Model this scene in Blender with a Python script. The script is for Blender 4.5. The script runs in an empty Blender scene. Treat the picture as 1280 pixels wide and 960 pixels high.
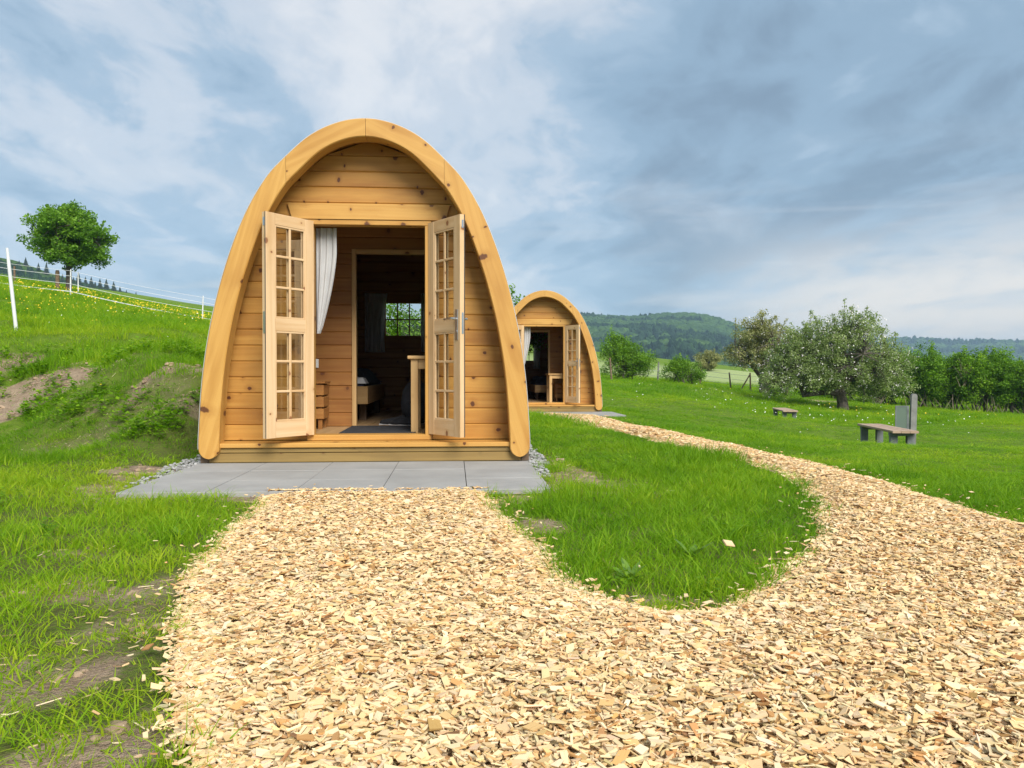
import bpy, math, random
import numpy as np
from mathutils import Vector, Matrix

random.seed(7)
rng = np.random.default_rng(11)
C = bpy.context.scene.collection
SC = bpy.context.scene
rad = math.radians

# ------------------------------------------------------------------ camera, sky, sun, exposure
cam = bpy.data.cameras.new('camera')
cam.sensor_width = 36.0
cam.lens = 28.125
cam.clip_start = 0.05
cam.clip_end = 9000
camo = bpy.data.objects.new('camera', cam)
C.objects.link(camo)
camo.location = (0, 0, 0.69)
camo.rotation_euler = (rad(90) - math.atan(0.015), 0, -math.atan(0.072))
SC.camera = camo

SC.view_settings.view_transform = 'Standard'
SC.view_settings.look = 'None'
SC.view_settings.gamma = 1.0
SC.view_settings.use_curve_mapping = False
EXPOSURE = 1.95
SC.view_settings.exposure = EXPOSURE

SUN_EL, SUN_AZ = rad(40), rad(158)          # azimuth clockwise from +Y: behind the camera, to the right
sun = bpy.data.lights.new('sun', 'SUN')
sun.energy = 1.5
sun.angle = rad(34)
sun.color = (1.0, 0.945, 0.86)
suno = bpy.data.objects.new('sun', sun)
C.objects.link(suno)
sd = Vector((math.sin(SUN_AZ) * math.cos(SUN_EL), math.cos(SUN_AZ) * math.cos(SUN_EL), math.sin(SUN_EL)))
suno.rotation_euler = (-sd).to_track_quat('-Z', 'Y').to_euler()
suno.location = sd * 50

SKY_STRENGTH = 0.1
w = bpy.data.worlds.new('World')
SC.world = w
w.use_nodes = True
nt = w.node_tree
nt.nodes.clear()


class NT:
    """small helper to wire shader nodes"""

    def __init__(self, tree):
        self.t = tree

    def n(self, kind, **kw):
        nd = self.t.nodes.new(kind)
        for k, v in kw.items():
            setattr(nd, k, v)
        return nd

    def link(self, a, b):
        self.t.links.new(a, b)

    def put(self, sock, v):
        if isinstance(v, bpy.types.NodeSocket):
            self.link(v, sock)
        elif v is not None:
            sock.default_value = v

    def math(self, op, a, b=None, c=None, clamp=False):
        nd = self.n('ShaderNodeMath', operation=op, use_clamp=clamp)
        self.put(nd.inputs[0], a)
        if b is not None:
            self.put(nd.inputs[1], b)
        if c is not None:
            self.put(nd.inputs[2], c)
        return nd.outputs[0]

    def vmath(self, op, a, b=None):
        nd = self.n('ShaderNodeVectorMath', operation=op)
        self.put(nd.inputs[0], a)
        if b is not None:
            self.put(nd.inputs[1], b)
        return nd.outputs['Value'] if op in ('DOT_PRODUCT', 'LENGTH', 'DISTANCE') else nd.outputs[0]

    def sep(self, v):
        nd = self.n('ShaderNodeSeparateXYZ')
        self.put(nd.inputs[0], v)
        return nd.outputs

    def comb(self, x, y, z=0.0):
        nd = self.n('ShaderNodeCombineXYZ')
        self.put(nd.inputs[0], x)
        self.put(nd.inputs[1], y)
        self.put(nd.inputs[2], z)
        return nd.outputs[0]

    def noise(self, vec, scale, detail=4.0, rough=0.5, dist=0.0, dim='3D', color=False):
        nd = self.n('ShaderNodeTexNoise', noise_dimensions=dim)
        if vec is not None:
            self.link(vec, nd.inputs['Vector'])
        nd.inputs['Scale'].default_value = scale
        nd.inputs['Detail'].default_value = detail
        nd.inputs['Roughness'].default_value = rough
        nd.inputs['Distortion'].default_value = dist
        return nd.outputs['Color'] if color else nd.outputs['Fac']

    def ss(self, v, lo, hi, a=0.0, b=1.0):
        nd = self.n('ShaderNodeMapRange', interpolation_type='SMOOTHSTEP')
        self.put(nd.inputs['Value'], v)
        nd.inputs['From Min'].default_value = lo
        nd.inputs['From Max'].default_value = hi
        nd.inputs['To Min'].default_value = a
        nd.inputs['To Max'].default_value = b
        return nd.outputs['Result']

    def mix(self, f, a, b, mode='MIX'):
        nd = self.n('ShaderNodeMix', data_type='RGBA', blend_type=mode)
        self.put(nd.inputs['Factor'], f)
        for s, v in ((nd.inputs['A'], a), (nd.inputs['B'], b)):
            if isinstance(v, tuple) and len(v) == 3:
                v = (*v, 1.0)
            # RGBA sockets are the last pair named A and B
        ins = [s for s in nd.inputs if s.type == 'RGBA']
        for s, v in zip(ins, (a, b)):
            if isinstance(v, tuple) and len(v) == 3:
                v = (*v, 1.0)
            self.put(s, v)
        return [o for o in nd.outputs if o.type == 'RGBA'][0]

    def attr(self, name, kind='GEOMETRY'):
        return self.n('ShaderNodeAttribute', attribute_name=name, attribute_type=kind)

    def bump(self, h, strength, dist):
        nd = self.n('ShaderNodeBump')
        nd.inputs['Strength'].default_value = strength
        nd.inputs['Distance'].default_value = dist
        self.link(h, nd.inputs['Height'])
        return nd.outputs[0]


W = NT(nt)
tc = W.n('ShaderNodeTexCoord')
dirv = tc.outputs['Generated']
dx, dy, dz = W.sep(dirv)[0:3]
den = W.math('ADD', W.math('MAXIMUM', dz, 0.0), 0.20)
pu = W.math('DIVIDE', dx, den)
pv = W.math('DIVIDE', dy, den)
plane = W.comb(pu, pv, 0.0)


def lobe(d, inner, outer):
    """1 near direction d on the sky, 0 beyond it: one bank of cloud has its place in the sky"""
    dot = W.vmath('DOT_PRODUCT', dirv, d)
    return W.ss(dot, math.cos(rad(outer)), math.cos(rad(inner)))


warp = W.noise(plane, 0.9, 3.0, 0.5, 0.0, color=True)
wv = W.vmath('SCALE', W.vmath('SUBTRACT', warp, (0.5, 0.5, 0.5)), None)
wv.node.inputs['Scale'].default_value = 0.75
pw = W.vmath('ADD', plane, wv)
rot = W.n('ShaderNodeMapping')
rot.inputs['Rotation'].default_value = (0, 0, rad(-28))
rot.inputs['Scale'].default_value = (1.0, 0.55, 1.0)
W.link(pw, rot.inputs['Vector'])
big = W.noise(rot.outputs[0], 0.75, 5.0, 0.55, 0.3)
fine = W.noise(rot.outputs[0], 2.3, 8.0, 0.58, 0.15)
sh_ = W.vmath('ADD', rot.outputs[0], (0.05, -0.09, 0.0))
fine_s = W.noise(sh_, 2.3, 8.0, 0.58, 0.15)
rim = W.math('SUBTRACT', fine_s, fine)
wisp = W.noise(rot.outputs[0], 1.7, 7.0, 0.60, 0.25)

dark = W.math('MULTIPLY', lobe((0.306, 0.907, 0.29), 2, 22), 0.30)
dark2 = W.math('MULTIPLY', lobe((0.62, 0.74, 0.26), 2, 16), 0.16)
lite = W.math('MULTIPLY', lobe((0.03, 0.92, 0.40), 1, 15), 0.22)
lite2 = W.math('MULTIPLY', lobe((0.071, 0.986, 0.153), 1, 9), 0.10)
dens = W.math('ADD', W.math('MULTIPLY', big, 0.95), W.math('MULTIPLY', fine, 0.72))
dens = W.math('SUBTRACT', dens, W.math('MULTIPLY', rim, 0.55))
dens = W.math('SUBTRACT', dens, 0.155)
dens = W.math('ADD', dens, dark)
dens = W.math('ADD', dens, dark2)
dens = W.math('SUBTRACT', dens, lite)
dens = W.math('SUBTRACT', dens, lite2)
K = 1.0 / (2 ** EXPOSURE) / SKY_STRENGTH         # cloud luminances below are as seen after exposure


def lum(r, g, b):
    return (r * K, g * K, b * K, 1.0)


ramp = W.n('ShaderNodeValToRGB')
cr = ramp.color_ramp
cr.interpolation = 'EASE'
W.link(W.ss(dens, 0.34, 1.20), ramp.inputs[0])
stops = [(0.0, (0.80, 0.82, 0.84)), (0.22, (0.60, 0.67, 0.745)), (0.45, (0.395, 0.525, 0.65)),
         (0.68, (0.295, 0.425, 0.55)), (1.0, (0.215, 0.305, 0.40))]
cr.elements[0].position, cr.elements[0].color = stops[0][0], (*stops[0][1], 1)
cr.elements[1].position, cr.elements[1].color = stops[-1][0], (*stops[-1][1], 1)
for p, c in stops[1:-1]:
    e = cr.elements.new(p)
    e.color = (*c, 1)
kk = W.n('ShaderNodeVectorMath', operation='SCALE')
W.link(ramp.outputs[0], kk.inputs[0])
kk.inputs['Scale'].default_value = K
cloud = kk.outputs[0]
# thin bright wisps
wf = W.math('MULTIPLY', W.ss(wisp, 0.52, 0.76), 0.36)
cloud = W.mix(wf, cloud, lum(0.76, 0.80, 0.84))
# clear air low over the left and the middle horizon
low = W.ss(dz, 0.02, 0.24, 1.0, 0.0)
gapn = W.math('MULTIPLY', low, W.ss(big, 0.35, 0.65, 1.0, 0.55))
gapl = W.math('ADD', W.math('MULTIPLY', lobe((-0.42, 0.90, 0.09), 6, 30), 0.4), 0.55)
cloud = W.mix(W.math('MULTIPLY', gapn, gapl), cloud, lum(0.385, 0.575, 0.79))
streak = W.n('ShaderNodeMapping')
streak.inputs['Scale'].default_value = (2.0, 2.0, 16.0)
streak.inputs['Rotation'].default_value = (0, rad(5), 0)
W.link(dirv, streak.inputs['Vector'])
stn = W.noise(streak.outputs[0], 1.6, 5.0, 0.55, 0.4)
stf = W.math('MULTIPLY', W.ss(stn, 0.5, 0.68), W.ss(dz, 0.05, 0.30, 1.0, 0.0))
cloud = W.mix(W.math('MULTIPLY', stf, 0.6), cloud, lum(0.66, 0.70, 0.74))
# cream bank low on the right
cream = W.math('MULTIPLY', lobe((0.62, 0.78, 0.05), 7, 25), W.ss(dz, 0.08, 0.20, 1.0, 0.0))
cream = W.math('MULTIPLY', cream, W.ss(fine, 0.30, 0.56, 0.25, 1.0))
cloud = W.mix(W.math('MULTIPLY', cream, 0.95), cloud, lum(0.95, 0.88, 0.81))
skyt = W.n('ShaderNodeTexSky', sky_type='NISHITA')
skyt.sun_disc = False
skyt.sun_elevation = SUN_EL
skyt.sun_rotation = SUN_AZ
skyt.dust_density = 2.0
final = W.mix(0.93, skyt.outputs[0], cloud)
bg = W.n('ShaderNodeBackground')
bg.inputs['Strength'].default_value = SKY_STRENGTH
W.link(final, bg.inputs['Color'])
wo = W.n('ShaderNodeOutputWorld')
W.link(bg.outputs[0], wo.inputs['Surface'])

SC.render.engine = 'CYCLES'
SC.cycles.use_denoising = True
SC.cycles.max_bounces = 6
SC.cycles.diffuse_bounces = 4
SC.cycles.glossy_bounces = 3
SC.cycles.transmission_bounces = 6
SC.cycles.transparent_max_bounces = 12
SC.cycles.volume_bounces = 0
SC.cycles.sample_clamp_indirect = 6.0


# ------------------------------------------------------------------ helpers
def tag(o, label=None, cat=None, group=None, kind=None):
    if label:
        o['label'] = label
    if cat:
        o['category'] = cat
    if group:
        o['group'] = group
    if kind:
        o['kind'] = kind
    return o


def empty(name, loc, label=None, cat=None, group=None, rz=0.0):
    o = bpy.data.objects.new(name, None)
    C.objects.link(o)
    o.location = loc
    o.rotation_euler = (0, 0, rz)
    o.empty_display_size = 0.2
    return tag(o, label, cat, group)


def link_mesh(name, me, mat, parent=None, loc=None, rz=None):
    o = bpy.data.objects.new(name, me)
    if mat is not None:
        me.materials.append(mat)
    C.objects.link(o)
    if parent is not None:
        o.parent = parent
    if loc is not None:
        o.location = loc
    if rz is not None:
        o.rotation_euler = (0, 0, rz)
    return o


class MB:
    """collects faces with uv and a per-board tint; builds one mesh"""

    def __init__(self):
        self.v, self.f, self.uv, self.t = [], [], [], []

    def face(self, pts, uvs=None, tint=0.5):
        i = len(self.v)
        self.v.extend([tuple(p) for p in pts])
        self.f.append(tuple(range(i, i + len(pts))))
        if uvs is None:
            uvs = [(p[0] + p[1] * 0.31, p[2] + p[1] * 0.7) for p in pts]
        self.uv.extend(uvs)
        self.t.extend([tint] * len(pts))

    def prism(self, prof, L, M=None, tint=None, seed=None):
        """profile [(v,w)] (counter-clockwise) run along u from 0 to L, placed by matrix M (u,v,w axes)"""
        if M is None:
            M = Matrix.Identity(4)
        if tint is None:
            tint = random.random()
        ou, ov = (random.uniform(0, 40), random.uniform(0, 40)) if seed is None else seed
        n = len(prof)
        a = [M @ Vector((0, p[0], p[1])) for p in prof]
        b = [M @ Vector((L, p[0], p[1])) for p in prof]
        s = 0.0
        for i in range(n):
            j = (i + 1) % n
            d = math.hypot(prof[j][0] - prof[i][0], prof[j][1] - prof[i][1])
            self.face([a[i], b[i], b[j], a[j]], [(ou, ov + s), (ou + L, ov + s), (ou + L, ov + s + d), (ou, ov + s + d)], tint)
            s += d
        self.face(list(reversed(a)), [(ou + p[0] * .2, ov + p[1]) for p in reversed(prof)], tint)
        self.face(b, [(ou + p[0] * .2, ov + p[1]) for p in prof], tint)

    def board(self, p0, ax, L, Wd, T, ch=0.004, tint=None):
        """chamfered box: corner p0, ax = (u,v,w) unit axes"""
        u, v, ww = (Vector(a) for a in ax)
        M = Matrix(((u.x, v.x, ww.x, p0[0]), (u.y, v.y, ww.y, p0[1]), (u.z, v.z, ww.z, p0[2]), (0, 0, 0, 1)))
        c = min(ch, Wd * .3, T * .3)
        prof = [(c, 0), (Wd - c, 0), (Wd, c), (Wd, T - c), (Wd - c, T), (c, T), (0, T - c), (0, c)]
        if u.cross(v).dot(ww) < 0:
            prof.reverse()
        self.prism(prof, L, M, tint)

    def box(self, x0, x1, y0, y1, z0, z1, grain='x', ch=0.004, tint=None):
        if grain == 'x':
            self.board((x0, y0, z0), ((1, 0, 0), (0, 1, 0), (0, 0, 1)), x1 - x0, y1 - y0, z1 - z0, ch, tint)
        elif grain == 'y':
            self.board((x1, y0, z0), ((0, 1, 0), (-1, 0, 0), (0, 0, 1)), y1 - y0, x1 - x0, z1 - z0, ch, tint)
        else:
            self.board((x0, y0, z0), ((0, 0, 1), (1, 0, 0), (0, 1, 0)), z1 - z0, x1 - x0, y1 - y0, ch, tint)

    def tube(self, pts, radii, sides=8, cap=True, tint=0.5):
        pts = [Vector(p) for p in pts]
        rings = []
        ref = Vector((0.13, 0.31, 0.94))
        for i, p in enumerate(pts):
            t = (pts[min(i + 1, len(pts) - 1)] - pts[max(i - 1, 0)])
            t = t.normalized() if t.length > 1e-9 else Vector((0, 0, 1))
            a = t.cross(ref)
            if a.length < 1e-3:
                a = t.cross(Vector((1, 0, 0)))
            a.normalize()
            b = t.cross(a)
            r = radii[i] if hasattr(radii, '__len__') else radii
            rings.append([p + (a * math.cos(2 * math.pi * k / sides) + b * math.sin(2 * math.pi * k / sides)) * r for k in range(sides)])
        s = 0.0
        for i in range(len(rings) - 1):
            d = (pts[i + 1] - pts[i]).length
            for k in range(sides):
                k2 = (k + 1) % sides
                self.face([rings[i][k], rings[i][k2], rings[i + 1][k2], rings[i + 1][k]],
                          [(s, k * .05), (s, k * .05 + .05), (s + d, k * .05 + .05), (s + d, k * .05)], tint)
            s += d
        if cap:
            self.face(list(reversed(rings[0])), None, tint)
            self.face(rings[-1], None, tint)

    def build(self, name, mat, parent=None, loc=None, rz=None, smooth=False, merge=False):
        me = bpy.data.meshes.new(name)
        me.from_pydata(self.v, [], self.f)
        uvl = me.uv_layers.new(name='UVMap')
        uvl.data.foreach_set('uv', np.array(self.uv, dtype=np.float32).ravel())
        at = me.attributes.new('tint', 'FLOAT', 'CORNER')
        at.data.foreach_set('value', np.array(self.t, dtype=np.float32))
        if merge:
            import bmesh
            bm = bmesh.new()
            bm.from_mesh(me)
            bmesh.ops.remove_doubles(bm, verts=bm.verts, dist=1e-5)
            bm.to_mesh(me)
            bm.free()
        if smooth:
            for p in me.polygons:
                p.use_smooth = True
        me.update()
        return link_mesh(name, me, mat, parent, loc, rz)


def np_mesh(name, V, F, mat, col=None, uv=None, smooth=False, extra=None):
    """V (n,3); F (m,k) all of one size; col per-vertex (n,4); uv per-corner (m*k,2)"""
    me = bpy.data.meshes.new(name)
    V = np.asarray(V, dtype=np.float32)
    F = np.asarray(F, dtype=np.int32)
    m, k = F.shape
    me.vertices.add(len(V))
    me.vertices.foreach_set('co', V.ravel())
    me.loops.add(m * k)
    me.loops.foreach_set('vertex_index', F.ravel())
    me.polygons.add(m)
    me.polygons.foreach_set('loop_start', np.arange(0, m * k, k, dtype=np.int32))
    me.polygons.foreach_set('loop_total', np.full(m, k, dtype=np.int32))
    me.polygons.foreach_set('use_smooth', np.full(m, bool(smooth)))
    me.update(calc_edges=True)
    if col is not None:
        at = me.attributes.new('tint', 'FLOAT_COLOR', 'POINT')
        at.data.foreach_set('color', np.asarray(col, dtype=np.float32).ravel())
    if uv is not None:
        ul = me.uv_layers.new(name='UVMap')
        ul.data.foreach_set('uv', np.asarray(uv, dtype=np.float32).ravel())
    for nme, typ, dat in (extra or []):
        at = me.attributes.new(nme, typ, 'POINT')
        at.data.foreach_set('vector' if typ == 'FLOAT_VECTOR' else 'value', np.asarray(dat).ravel())
    me.materials.append(mat)
    return me


# value noise in numpy, used for terrain, plant cover and scatter
def _hash(ix, iy, s):
    h = (ix.astype(np.int64) * 374761393 + iy.astype(np.int64) * 668265263 + s * 982451653) & 0x7fffffff
    h = ((h ^ (h >> 13)) * 1274126177) & 0x7fffffff
    return ((h ^ (h >> 16)) & 0xffff) / 65535.0


def vnoise(x, y, s=0):
    x = np.asarray(x, float)
    y = np.asarray(y, float)
    ix, iy = np.floor(x), np.floor(y)
    fx, fy = x - ix, y - iy
    fx = fx * fx * (3 - 2 * fx)
    fy = fy * fy * (3 - 2 * fy)
    a = _hash(ix, iy, s) * (1 - fx) + _hash(ix + 1, iy, s) * fx
    b = _hash(ix, iy + 1, s) * (1 - fx) + _hash(ix + 1, iy + 1, s) * fx
    return a * (1 - fy) + b * fy


def fbm(x, y, s=0, o=4):
    r, a, t = 0.0, 0.5, 0.0
    for i in range(o):
        r = r + a * vnoise(x * 2 ** i + 17.3 * i, y * 2 ** i - 9.1 * i, s + i)
        t += a
        a *= 0.5
    return r / t


def sstep(a, b, x):
    t = np.clip((np.asarray(x, float) - a) / (b - a), 0, 1)
    return t * t * (3 - 2 * t)


def in_poly(x, y, poly):
    x = np.asarray(x, float)
    y = np.asarray(y, float)
    r = np.zeros(x.shape, bool)
    n = len(poly)
    for i in range(n):
        x1, y1 = poly[i]
        x2, y2 = poly[(i + 1) % n]
        c = ((y1 > y) != (y2 > y)) & (x < (x2 - x1) * (y - y1) / ((y2 - y1) or 1e-12) + x1)
        r ^= c
    return r


def poly_dist(x, y, poly):
    d = np.full(np.shape(x), 1e9)
    n = len(poly)
    for i in range(n):
        x1, y1 = poly[i]
        x2, y2 = poly[(i + 1) % n]
        vx, vy = x2 - x1, y2 - y1
        t = np.clip(((x - x1) * vx + (y - y1) * vy) / (vx * vx + vy * vy + 1e-12), 0, 1)
        d = np.minimum(d, np.hypot(x - x1 - t * vx, y - y1 - t * vy))
    return d


def smooth_line(pts, n=6):
    out = []
    P = [np.array(p, float) for p in pts]
    for i in range(len(P) - 1):
        p0, p1, p2, p3 = P[max(i - 1, 0)], P[i], P[i + 1], P[min(i + 2, len(P) - 1)]
        for k in range(n):
            t = k / n
            out.append(tuple(0.5 * ((2 * p1) + (-p0 + p2) * t + (2 * p0 - 5 * p1 + 4 * p2 - p3) * t * t + (-p0 + 3 * p1 - 3 * p2 + p3) * t ** 3)))
    out.append(tuple(P[-1]))
    return out


# ------------------------------------------------------------------ materials
def new_mat(name):
    m = bpy.data.materials.new(name)
    m.use_nodes = True
    m.node_tree.nodes.clear()
    g = NT(m.node_tree)
    out = g.n('ShaderNodeOutputMaterial')
    b = g.n('ShaderNodeBsdfPrincipled')
    g.link(b.outputs[0], out.inputs['Surface'])
    return m, g, b, out


def wood(name, light, mid, dark, knot=(0.11, 0.035, 0.012), rough=0.5, knots=1.0, coat=0.0, tintamt=0.35):
    m, g, b, out = new_mat(name)
    uv = g.n('ShaderNodeUVMap').outputs[0]
    u, v = g.sep(uv)[0:2]
    tint = g.attr('tint').outputs['Fac']
    # knots
    su, sv = 3.1, 7.5
    kv = g.comb(g.math('MULTIPLY', u, su), g.math('MULTIPLY', v, sv))
    vor = g.n('ShaderNodeTexVoronoi', voronoi_dimensions='2D', feature='F1')
    vor.inputs['Scale'].default_value = 1.0
    vor.inputs['Randomness'].default_value = 0.9
    g.link(kv, vor.inputs['Vector'])
    diff = g.vmath('SUBTRACT', kv, vor.outputs['Position'])
    ddx, ddy = g.sep(diff)[0:2]
    ddx = g.math('MULTIPLY', ddx, 0.75 / su)
    ddy = g.math('MULTIPLY', ddy, g.math('MULTIPLY', g.math('ADD', g.math('MULTIPLY', g.sep(vor.outputs['Color'])[2], 0.65), 0.35), 1.0 / sv))
    ds = g.vmath('LENGTH', g.comb(ddx, ddy))
    cr_, cg_, cb_ = g.sep(vor.outputs['Color'])[0:3]
    has = g.math('GREATER_THAN', cr_, 1 - 0.66 * knots)
    kr = g.math('ADD', g.math('MULTIPLY', g.math('POWER', cg_, 2.4), 0.013), 0.005)
    rel = g.math('DIVIDE', ds, kr)
    jit = g.noise(uv, 60.0, 2.0, 0.5)
    rel = g.math('ADD', rel, g.math('MULTIPLY', g.math('SUBTRACT', jit, 0.5), 0.9))
    kn = g.math('MULTIPLY', g.ss(rel, 0.75, 1.25, 1.0, 0.0), has)
    halo = g.math('MULTIPLY', g.ss(rel, 1.0, 3.6, 1.0, 0.0), has)
    # growth rings swept along the board, bent around the knots
    bend = g.math('MULTIPLY', halo, g.math('MULTIPLY', ddy, 9.0))
    vv = g.math('ADD', v, g.math('MULTIPLY', g.noise(g.comb(g.math('MULTIPLY', u, 1.3), g.math('MULTIPLY', v, 4.0)), 1.0, 2.0, 0.5), 0.05))
    vv = g.math('SUBTRACT', vv, g.math('MULTIPLY', bend, 0.05))
    ringp = g.comb(g.math('MULTIPLY', u, 0.55), g.math('MULTIPLY', vv, 26.0))
    ring = g.noise(ringp, 1.0, 3.0, 0.55, 0.3)
    fib = g.noise(g.comb(g.math('MULTIPLY', u, 9.0), g.math('MULTIPLY', vv, 330.0)), 1.0, 2.0, 0.6)
    f = g.ss(ring, 0.36, 0.66)
    f = g.math('ADD', g.math('MULTIPLY', f, 0.8), g.math('MULTIPLY', g.math('SUBTRACT', fib, 0.5), 0.5), clamp=True)
    col = g.mix(f, light, mid)
    blot = g.noise(g.comb(g.math('MULTIPLY', u, 1.6), g.math('MULTIPLY', v, 6.0)), 1.0, 3.0, 0.5)
    col = g.mix(g.math('MULTIPLY', g.ss(blot, 0.45, 0.72), 0.55), col, dark)
    col = g.mix(g.math('MULTIPLY', g.math('SUBTRACT', 1.0, tint), tintamt), col, dark)
    col = g.mix(g.math('MULTIPLY', halo, 0.42), col, dark)
    col = g.mix(g.math('MULTIPLY', kn, 0.92), col, knot)
    g.link(col, b.inputs['Base Color'])
    b.inputs['Roughness'].default_value = rough
    b.inputs['Specular IOR Level'].default_value = 0.35
    if coat:
        b.inputs['Coat Weight'].default_value = coat
        b.inputs['Coat Roughness'].default_value = 0.35
    g.link(g.bump(g.math('ADD', fib, g.math('MULTIPLY', ring, 0.8)), 0.18, 0.004), b.inputs['Normal'])
    return m


def plain(name, col, rough=0.6, metal=0.0, spec=0.4, var=0.25, scale=8.0, bump=0.1, bscale=60.0, coord='Object'):
    m, g, b, out = new_mat(name)
    tcd = g.n('ShaderNodeTexCoord').outputs[coord]
    n1 = g.noise(tcd, scale, 5.0, 0.55)
    n2 = g.noise(tcd, bscale, 3.0, 0.6)
    d = tuple(c * (1 - var) for c in col)
    l = tuple(min(c * (1 + var), 1) for c in col)
    c = g.mix(g.ss(n1, 0.3, 0.7), d, l)
    c = g.mix(g.math('MULTIPLY', g.ss(n2, 0.35, 0.7), var * 0.8), c, d)
    g.link(c, b.inputs['Base Color'])
    b.inputs['Roughness'].default_value = rough
    b.inputs['Metallic'].default_value = metal
    b.inputs['Specular IOR Level'].default_value = spec
    if bump:
        g.link(g.bump(n2, bump, 0.01), b.inputs['Normal'])
    return m


def leafmat(name, c1, c2, c3, trans=0.35, rough=0.55, spec=0.25, inst=False):
    """leaf colour runs from c1 over c2 to c3 by each leaf's own tint; light also passes through the blade"""
    m, g, b, out = new_mat(name)
    a = g.attr('tint')
    r, gg, bb = g.sep(a.outputs['Color'])[0:3]
    f = r
    if inst:
        ins = g.attr('hue', 'INSTANCER').outputs['Fac']
        f = g.math('ADD', g.math('MULTIPLY', r, 0.45), g.math('MULTIPLY', ins, 0.65), clamp=True)
    ramp_ = g.n('ShaderNodeValToRGB')
    e = ramp_.color_ramp.elements
    e[0].color, e[1].color = (*c1, 1), (*c3, 1)
    k = ramp_.color_ramp.elements.new(0.5)
    k.color = (*c2, 1)
    g.link(f, ramp_.inputs[0])
    col = ramp_.outputs[0]
    if inst:
        col = g.mix(g.math('MULTIPLY', g.math('GREATER_THAN', gg, 0.93), 0.75), col, (0.30, 0.25, 0.11))
    g.link(col, b.inputs['Base Color'])
    b.inputs['Roughness'].default_value = rough
    b.inputs['Specular IOR Level'].default_value = spec
    tr = g.n('ShaderNodeBsdfTranslucent')
    tcol = g.mix(1.0, col, (1.25, 1.35, 0.55), 'MULTIPLY')
    g.link(tcol, tr.inputs['Color'])
    mx = g.n('ShaderNodeMixShader')
    mx.inputs[0].default_value = trans
    g.link(b.outputs[0], mx.inputs[1])
    g.link(tr.outputs[0], mx.inputs[2])
    g.link(mx.outputs[0], out.inputs['Surface'])
    return m


def glassmat(name):
    m, g, b, out = new_mat(name)
    fr = g.n('ShaderNodeFresnel')
    fr.inputs['IOR'].default_value = 1.5
    tr = g.n('ShaderNodeBsdfTransparent')
    tr.inputs['Color'].default_value = (0.90, 0.93, 0.91, 1)
    gl = g.n('ShaderNodeBsdfGlossy')
    gl.inputs['Roughness'].default_value = 0.03
    mx = g.n('ShaderNodeMixShader')
    g.link(g.math('MULTIPLY', fr.outputs[0], 0.75, clamp=True), mx.inputs[0])
    g.link(tr.outputs[0], mx.inputs[1])
    g.link(gl.outputs[0], mx.inputs[2])
    g.link(mx.outputs[0], out.inputs['Surface'])
    return m


M = {}
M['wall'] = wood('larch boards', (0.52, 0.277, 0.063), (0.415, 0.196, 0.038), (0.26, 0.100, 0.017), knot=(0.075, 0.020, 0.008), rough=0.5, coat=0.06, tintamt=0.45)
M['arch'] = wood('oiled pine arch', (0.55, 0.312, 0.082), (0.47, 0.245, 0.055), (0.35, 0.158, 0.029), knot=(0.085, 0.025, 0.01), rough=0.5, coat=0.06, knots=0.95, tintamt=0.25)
M['door'] = wood('pale pine joinery', (0.67, 0.485, 0.29), (0.59, 0.395, 0.21), (0.48, 0.285, 0.125), knot=(0.22, 0.09, 0.04), rough=0.5, knots=0.6, tintamt=0.2)
M['treated'] = wood('green treated beam', (0.32, 0.21, 0.065), (0.23, 0.145, 0.045), (0.15, 0.10, 0.035), rough=0.6, knots=0.6)
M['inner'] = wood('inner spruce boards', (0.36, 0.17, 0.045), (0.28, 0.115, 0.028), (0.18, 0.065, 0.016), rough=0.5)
M['floorwood'] = wood('floor boards', (0.45, 0.30, 0.15), (0.36, 0.22, 0.10), (0.28, 0.16, 0.07), rough=0.45, knots=0.6)
M['furn'] = wood('furniture pine', (0.56, 0.37, 0.17), (0.46, 0.28, 0.11), (0.36, 0.20, 0.07), rough=0.45, knots=0.3)
M['seatwood'] = wood('weathered pink larch', (0.43, 0.32, 0.235), (0.35, 0.25, 0.175), (0.26, 0.17, 0.115), rough=0.7, knots=0.4)
M['greywood'] = plain('grey weathered timber', (0.14, 0.155, 0.16), 0.8, var=0.3, scale=5, bscale=40)
M['postwood'] = plain('silver weathered post', (0.19, 0.19, 0.178), 0.8, var=0.3, scale=5, bscale=40)
M['bitumen'] = plain('bitumen roofing', (0.05, 0.05, 0.052), 0.9, var=0.3, bscale=200)
M['flash'] = plain('pale metal flashing', (0.42, 0.43, 0.44), 0.5, 0.3, var=0.05)
M['steel'] = plain('brushed steel', (0.62, 0.62, 0.63), 0.28, 1.0, var=0.05, bump=0)
M['darksteel'] = plain('dark gasket', (0.04, 0.042, 0.045), 0.5, 0.0, var=0.1, bump=0)
M['glass'] = glassmat('clear glazing')
M['curtain'] = plain('off-white cotton', (0.72, 0.73, 0.74), 0.9, var=0.06, bump=0.15, bscale=400)
m_, g_c, b_c, out_c = bpy.data.materials['off-white cotton'], NT(bpy.data.materials['off-white cotton'].node_tree), None, None
tr_c = g_c.n('ShaderNodeBsdfTranslucent')
tr_c.inputs['Color'].default_value = (.66, .66, .66, 1)
mx_c = g_c.n('ShaderNodeMixShader')
mx_c.inputs[0].default_value = .45
g_c.link([n for n in g_c.t.nodes if n.type == 'BSDF_PRINCIPLED'][0].outputs[0], mx_c.inputs[1])
g_c.link(tr_c.outputs[0], mx_c.inputs[2])
g_c.link(mx_c.outputs[0], [n for n in g_c.t.nodes if n.type == 'OUTPUT_MATERIAL'][0].inputs['Surface'])
M['paver'] = None
M['black'] = plain('black fabric', (0.022, 0.024, 0.030), 0.85, var=0.4, bump=0.2, bscale=120)
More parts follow.
